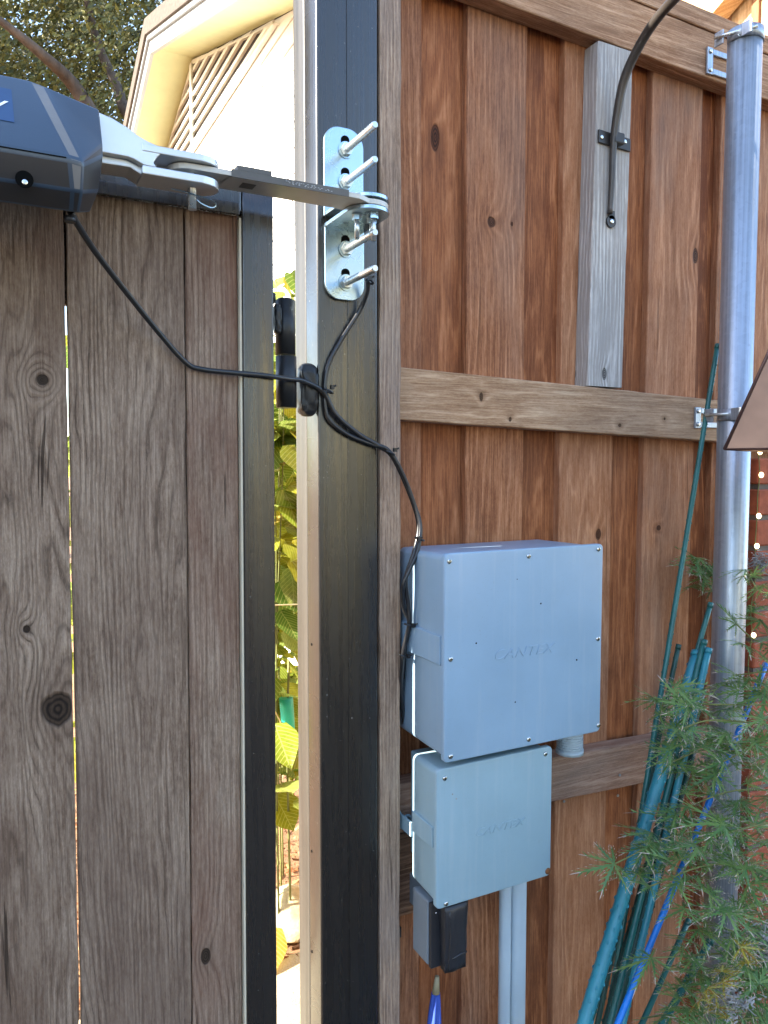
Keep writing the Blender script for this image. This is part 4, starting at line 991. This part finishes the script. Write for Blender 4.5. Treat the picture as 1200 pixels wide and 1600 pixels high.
# ================================================================== BRICK PILLAR with fairy lights
bp = thing('brick_pillar', 'red brick pillar right of the steel post, hung with fairy lights', 'pillar', (1.75, 1.06, 0))
bx0, bx1, by0, by1, btop = 1.487, 1.90, 1.085, 1.126, 1.475
BX = atY(1181, 800, by0).x
box('mortar_core', BX + .012, BX + .42, by0 + .004, 1.124, 0, btop, M['mortar'], bp)
z = .0; row = 0
rb = random.Random(5)
meshes = []
while z < btop - .02:
    x = BX - (.10 if row % 2 else 0)
    while x < BX + .42:
        xa_, xb_ = max(BX, x), min(BX + .42, x + .195)
        if xb_ - xa_ > .03:
            bm = bmesh.new(); bm_box(bm, xa_ + .004, xb_ - .004, by0 - rb.uniform(0, .003), by0 + .036, z + .005, z + .060, .003, 1)
            from_bm('brick', bm, M['brick'], bp)
        x += .2
    z += .066; row += 1
fl = thing('fairy_lights', 'string of small warm fairy lights down the edge of the brick pillar', 'string lights', (BX, 1.07, .9))
fp = [(1186, 706), (1184, 742), (1185, 772), (1180, 806), (1181, 853), (1177, 905), (1174, 955), (1172, 992), (1170, 1040), (1171, 1085), (1172, 1130)]
pts = [atY(px + (3 if i % 2 else -1), py, 1.072) for i, (px, py) in enumerate(fp)]
tube('wire', pts, .0011, M['twig'], fl, 6, 5)
for i in (0, 1, 3, 4, 7, 9):
    p = pts[i]; bm = bmesh.new(); bmesh.ops.create_icosphere(bm, subdivisions=2, radius=.0048)
    for v in bm.verts: v.co = Vector((v.co.x, v.co.y, v.co.z * 1.25)) + p + Vector((0, -.004, 0))
    from_bm('bulb', bm, M['bulb'], fl, smooth=True)

# ================================================================== STAKES
def stake(label, p_top, p_bot, r, mat, rough=True, nubs=True, cat='stake', nm='garden_stake'):
    a = Vector(p_top); b = Vector(p_bot); d = (b - a).normalized(); foot = a + d * (a.z / -d.z)
    bm = bmesh.new(); n = 40
    P = [a.lerp(foot, i / n) for i in range(n + 1)]
    bm_tube(bm, P, lambda t: r * (1 + .05 * math.sin(t * 300)), 10, 0)
    if nubs:
        L = (foot - a).length; k = 0
        side = d.cross(Vector((0, 1, 0))).normalized(); fr = side.cross(d)
        s = .02
        while s < L:
            for w in (0, 2.1, 4.2):
                c = a + d * (s + w * .002) + (side * math.cos(w + k) + fr * math.sin(w + k)) * r * 1.02
                q = r * .24
                vv = [bm.verts.new(c + x_) for x_ in (d * q * 1.6, side * q, -d * q * 1.6, -side * q, fr * q * -1.2 if math.sin(w + k) < 0 else fr * q * 1.2)]
                for i0, i1 in ((0, 1), (1, 2), (2, 3), (3, 0)): bm.faces.new((vv[i0], vv[i1], vv[4]))
            s += .013; k += .9
    bm_tube(bm, [a - d * .004, a + d * .006], r * 1.12, 10, 0)
    o = from_bm(nm, bm, mat)
    return tag(o, label, cat, 'garden stakes leaning in the fence corner')
A = atY
stake('single tall dark green stake standing apart, its tip beside the clamp on the steel post', A(1121, 541, 1.085), A(1010, 1222, .99), .0050, M['stake'])
stake('thickest teal stake, lowest left of the leaning bundle', A(1090, 1022, 1.00), A(912, 1600, .90), .0112, M['stake_teal'], nm='garden_stake')
stake('thin green stake reaching highest out of the bundle beside the steel post', A(1110, 945, 1.01), A(985, 1380, .955), .0048, M['stake'])
stake('teal stake with a cut tip behind the thickest one', A(1100, 1003, .985), A(1002, 1400, .935), .0056, M['stake'])
stake('short teal stake tip nearest the steel post', A(1107, 1016, .972), A(1035, 1330, .925), .0060, M['stake_teal'])
stake('dark green stake tucked right behind the thickest teal one', A(1096, 1040, 1.02), A(955, 1570, .93), .0072, M['stake_dark'])
stake('dark green stake with a ribbed coat at the middle of the bundle', A(1098, 1080, 1.00), A(958, 1600, .91), .0060, M['stake_dark'])
stake('olive brown stake at the right of the bundle', A(1082, 1150, 1.01), A(966, 1560, .93), .0068, M['stake_brown'])
stake('dull green stake on the right edge of the bundle', A(1090, 1150, 1.00), A(978, 1560, .915), .0055, M['stake_dark'])
stake('far thin green stake behind the low rail, left of the bundle', A(1060, 1010, 1.06), A(1000, 1290, 1.02), .0048, M['stake_dark'])
stake('short grey stick ending below the bundle', A(989, 1502, .99), A(958, 1600, .96), .0022, M['stake_brown'], nubs=False, cat='stick')
stake('slim green stake right of the blue pole', A(1075, 1440, .93), A(1003, 1600, .89), .0048, M['stake'], nubs=False)
stake('green stake in the lowest right corner under the maple leaves', A(1110, 1470, .86), A(1035, 1600, .84), .0062, M['stake'], nubs=False)
o = stake('bright blue coated pole leaning through the maple leaves', A(1196, 1040, .93), A(965, 1600, .86), .0052, M['blue'], nubs=False, cat='pole', nm='blue_pole')
del o['group']

# ================================================================== SHRUBS BEYOND THE GATE
def big_leaf_mesh(name, w, l, sd, mat):
    r = random.Random(sd); rows = 7; prof = [.05, .62, .95, 1.0, .82, .48, .03]
    vs_, fs_ = [], []
    for i in range(rows):
        y = l * i / (rows - 1); ww = w * prof[i] * (1 + r.uniform(-.06, .06)); droop = -.25 * l * (i / (rows - 1)) ** 2
        for j, x in enumerate((-1, -.5, 0, .5, 1)):
            vs_.append((x * ww, y - (.1 * l if abs(x) == 1 and i == 1 else 0), droop + (.28 * w * (abs(x)) - .10 * w * (abs(x) ** 2)) + r.uniform(-.03, .03) * w))
    for i in range(rows - 1):
        for j in range(4):
            a = i * 5 + j; fs_.append((a, a + 1, a + 6, a + 5))
    me = bpy.data.meshes.new(name); me.from_pydata(vs_, [], fs_); me.materials.append(mat); me.shade_smooth(); return me
LM = [big_leaf_mesh('shrub_leaf_%s' % c, w, l, i, M['shrub_leaf']) for i, (c, w, l) in enumerate((('broad', .062, .135), ('long', .048, .155), ('round', .068, .125)))]
AM = [big_leaf_mesh('autumn_leaf_shape', .026, .06, 9, M['autumn_sunspeck_leaf'])]
def shrub(label, stems, nleaf, seed, zr, spread):
    r = random.Random(seed); b = stems[0]
    t = thing('leafy_shrub', label, 'shrub', (b[0], b[1], 0))
    paths = []
    for (x, y, top, lean) in stems:
        P = [Vector((x, y, -.01)), Vector((x + lean * .3, y + .03, top * .4)), Vector((x + lean * .7, y - .02, top * .75)), Vector((x + lean, y, top))]
        tube('stem', P, lambda q: .0035 - .002 * q, M['twig'], t, 7, 6); paths.append(smooth_path(P, 10))
    for i in range(nleaf):
        P = r.choice(paths); z_ = r.uniform(*zr)
        p = min(P, key=lambda q: abs(q.z - z_)).copy()
        az = r.uniform(0, 6.283); dd = r.uniform(.0, spread)
        p += Vector((math.cos(az) * dd, math.sin(az) * dd, r.uniform(-.03, .03)))
        me = r.choice(LM) if r.random() < .93 or z_ < 1.2 else AM[0]
        o = bpy.data.objects.new('leaf', me); C.objects.link(o); o.parent = t
        o.location = p - t.location
        o.rotation_euler = (r.uniform(-.9, .5), r.uniform(-.6, .6), az - math.pi / 2 + r.uniform(-.5, .5))
        s = r.uniform(.7, 1.15); o.scale = (s, s, s)
    return t
shrub('sunlit yellow green shrub filling the gap between gate and post', [(.86, 2.45, 2.15, .0), (.78, 2.25, 2.1, .03), (.92, 2.6, 2.2, .0), (.80, 2.30, 1.6, -.01)], 290, 11, (.38, 2.12), .085)
shrub('darker leafy shrub standing behind the sunlit one in the gate gap', [(1.08, 2.95, 2.0, -.02), (.98, 2.85, 1.6, .02)], 200, 14, (.35, 2.0), .13)
shrub('smaller green shrub behind the planks of the gate', [(.22, 2.4, 1.8, .0), (.28, 2.7, 1.9, -.03)], 110, 12, (.5, 1.9), .12)
# teal sleeve, twine, fallen leaf
ts = thing('plant_sleeve', 'teal plastic plant sleeve tied with twine at the foot of the sunlit shrub', 'plant support', (.84, 2.3, 0))
p0 = atY(447, 1090, 2.25); p1 = atY(449, 1185, 2.25)
tube('sleeve', [p0, (p0 + p1) / 2 + Vector((.004, 0, 0)), p1], .022, M['teal_sleeve'], ts, 12, 4)
tube('stem', [(p1.x + .015, 2.27, 0), p1, p0 + Vector((.01, 0, .12))], .004, M['twig'], ts, 8, 4)
tube('twine', [atY(430, 1112, 2.22), atY(447, 1142, 2.222), atY(462, 1142, 2.24)], .0022, M['twine'], ts, 6, 4)
tw = tube('twine', [atY(415, 946, 1.9), atY(447, 945, 1.9), atY(480, 944, 1.9)], .0018, M['twine'], None, 6, 4)
tag(tw, 'level strand of pale twine strung through the sunlit shrub', 'twine')
me = big_leaf_mesh('fallen_leaf', .05, .17, 21, M['autumn_sunspeck_leaf'])
fo = link('fallen_leaf', me); fo.location = (.742, 2.20, .06); fo.rotation_euler = (-.15, .1, 2.7); fo['label'] = 'curled yellow fallen leaf lying on the pale stone beyond the gate'; fo['category'] = 'leaf'

# ================================================================== LACELEAF MAPLE
def maple_mesh(name, sd, L=.055):
    r = random.Random(sd); vs_, fs_, mi = [], [], []
    lobes = 7
    for k in range(lobes):
        a = R(-118 + 236 * k / (lobes - 1)) + r.uniform(-.08, .08)
        ll = L * (1 - .38 * abs(k - 3) / 3) * r.uniform(.85, 1.12); n = 6
        d = Vector((math.sin(a), math.cos(a), 0)); s = Vector((d.y, -d.x, 0)); bend = r.uniform(-.25, .25); dr = r.uniform(.15, .45)
        def P(t, off=0):
            return d * ll * t + s * (off + bend * ll * t * t) + Vector((0, 0, -dr * ll * t * t))
        prev = None
        for i in range(n + 1):
            t = i / n; w = ll * (.010 + .034 * math.sin(math.pi * min(1, t * 1.05 + .05)) * (1 - .25 * t))
            q = len(vs_); vs_ += [P(t, -w), P(t, w)]
            if prev is not None: fs_.append((prev, prev + 1, q + 1, q)); mi.append(1 if i == n else 0)
            prev = q
            if 0 < i < n:
                for sg in (-1, 1):
                    tl_ = ll * r.uniform(.17, .30) * (1.15 - .5 * t)
                    c = P(t, sg * w); tip = c + d * tl_ * .95 + s * sg * tl_ * .50 + Vector((0, 0, -.1 * tl_)); b_ = P(t - .05, sg * w * .9); e_ = P(t + .03, sg * w * .9)
                    q2 = len(vs_); vs_ += [b_, e_, tip]; fs_.append((q2, q2 + 1, q2 + 2)); mi.append(0)
                    if r.random() < .75:
                        q3 = len(vs_); tt = c.lerp(tip, .78); vs_ += [tt + s * .0006, tt - s * .0006, tip + d * .0016]; fs_.append((q3, q3 + 1, q3 + 2)); mi.append(1)
        q = len(vs_); e = P(1.0); vs_ += [e - s * .0007, e + s * .0007, P(1.08)]; fs_.append((q, q + 1, q + 2)); mi.append(1)
    me = bpy.data.meshes.new(name); me.from_pydata([tuple(v) for v in vs_], [], fs_); me.materials.append(M['maple_leaf']); me.materials.append(M['maple_tip'])
    me.polygons.foreach_set('material_index', mi); return me
MM = [maple_mesh('maple_leaf_shape', i, L) for i, L in enumerate((.052, .060, .046, .066, .056))]
mp = thing('laceleaf_maple', 'green laceleaf maple with finely cut drooping leaves in the lower right corner', 'tree', (1.22, .74, 0))
TR = [Vector((1.22, .74, 0)), Vector((1.20, .73, .45)), Vector((1.16, .75, .85)), Vector((1.15, .74, 1.15))]
tube('trunk', TR, lambda t: .016 - .009 * t, M['bark'], mp, 9, 6)
r = random.Random(77)
twigs = []
spec = [  # (start px, py, Y), (end px, py, Y)   long visible twigs, built where they grow
    ((1240, 1140, .80), (1120, 1125, .86), (1060, 1140, .88)), ((1240, 1375, .76), (1120, 1350, .80), (1015, 1385, .83)),
    ((1240, 1480, .74), (1120, 1490, .78), (1018, 1497, .82)), ((1240, 1240, .78), (1150, 1235, .84), (1075, 1260, .87)),
    ((1230, 1020, .84), (1180, 1000, .88), (1150, 975, .90)), ((1240, 1330, .78), (1080, 1300, .86), (960, 1350, .89)),
    ((1240, 1100, .82), (1090, 1100, .90), (1020, 1090, .93)), ((1240, 1560, .74), (1150, 1540, .76), (1060, 1560, .78)),
    ((1240, 930, .88), (1190, 925, .92), (1165, 890, .95)), ((1230, 1420, .74), (1140, 1430, .76), (1070, 1420, .78)),
    ((1240, 1180, .80), (1180, 1170, .83), (1130, 1190, .86)), ((1240, 1280, .76), (1180, 1290, .79), (1110, 1310, .82)),
    ((1250, 1500, .72), (1190, 1470, .74), (1130, 1450, .75)), ((1250, 1600, .72), (1180, 1590, .73), (1100, 1610, .75)),
    ((1245, 1060, .84), (1200, 1050, .86), (1150, 1055, .90)), ((1240, 1350, .74), (1195, 1345, .75), (1150, 1360, .76)),
    ((1180, 960, 1.10), (1110, 890, 1.11), (1085, 885, 1.115)), ((1250, 1640, .72), (1130, 1660, .76), (1060, 1640, .80)),
    ((1250, 1540, .70), (1200, 1525, .71), (1165, 1510, .72)), ((1250, 1200, .84), (1120, 1170, .90), (1050, 1190, .94))]
nl = 0
for P in spec:
    Q = [atY(*q) for q in P]
    root = min((TR[1].lerp(TR[3], k / 6) for k in range(7)), key=lambda q: (q - Q[0]).length)
    full = [root, Q[0] * .6 + root * .4] + Q
    tube('twig', full, lambda t: .0026 - .0015 * t, M['twig'], mp, 6, 5)
    pts = smooth_path(Q, 12)
    L = sum((pts[i + 1] - pts[i]).length for i in range(len(pts) - 1))
    cnt = max(6, int(L / .0125)); 
    for k in range(cnt):
        if nl >= 288: break
        t = (k + r.random()) / cnt
        p = pts[min(len(pts) - 1, int((t if len(P) < 9 else 1) * (len(pts) - 1)))]
        az = r.uniform(0, 6.283)
        if k >= cnt - 1: p = pts[-1]; az = math.atan2(pts[-1].y - pts[-3].y, pts[-1].x - pts[-3].x) - math.pi / 2
        o = bpy.data.objects.new('leaf', r.choice(MM)); C.objects.link(o); o.parent = mp
        ofs = Vector((r.uniform(-.03, .03), r.uniform(-.025, .025), r.uniform(-.045, .03))) if k < cnt - 1 else Vector()
        o.location = p + ofs - mp.location
        o.rotation_euler = (r.uniform(-.75, .75) + .35, r.uniform(-.6, .6), az)
        s = r.uniform(.7, 1.15); o.scale = (s, s, s); nl += 1
ym = [maple_mesh('sun_speck_leaf_shape', 40 + i, .034) for i in range(2)]  # specks of sunlight on the maple, put into leaf colour
for m_ in ym: m_.materials[0] = M['autumn_sunspeck_leaf']
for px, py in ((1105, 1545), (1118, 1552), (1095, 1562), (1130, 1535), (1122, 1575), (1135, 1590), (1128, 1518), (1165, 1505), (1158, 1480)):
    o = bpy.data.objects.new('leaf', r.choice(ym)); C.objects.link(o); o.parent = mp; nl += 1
    o.location = atY(px, py, .70) - mp.location; o.rotation_euler = (r.uniform(-.5, .5) + .4, r.uniform(-.5, .5), r.uniform(0, 6.28)); o['label'] = 'leaf coloured yellow as a sun speck'
# dry grey tufts caught among the leaves
def tuft(c, rad, n, sd, label):
    r2 = random.Random(sd); bm = bmesh.new()
    for _ in range(n):
        a = Vector([r2.gauss(0, .5) for _ in range(3)]) * rad + Vector(c)
        d = Vector([r2.gauss(0, 1) for _ in range(3)]).normalized() * rad * r2.uniform(.3, .7); s = d.orthogonal().normalized() * .0012
        m_ = a + d * .5 + Vector([r2.gauss(0, .15) for _ in range(3)]) * rad
        vv = [bm.verts.new(q) for q in (a - s, a + s, m_ + s, m_ - s, a + d)]
        bm.faces.new(vv[:4]); bm.faces.new((vv[3], vv[2], vv[4]))
    o = from_bm('dry_tuft', bm, M['dead_leaf'], kind='stuff'); tag(o, label, 'dry foliage')
tuft(atY(1190, 880, 1.05), .022, 260, 1, 'pale grey lichen tuft at the right edge beside the steel post')
tuft(atY(1110, 1190, .93), .016, 120, 2, 'grey dry tuft caught above the blue pole')
tuft(atY(1150, 1560, .72), .022, 160, 3, 'tangle of dry grey leaves low in the maple')
tuft(atY(1195, 1480, .73), .03, 260, 4, 'tangle of dry grey leaves at the lower right edge')
tuft(atY(1120, 1250, .90), .014, 80, 5, 'small pale dry curl on the steel post')
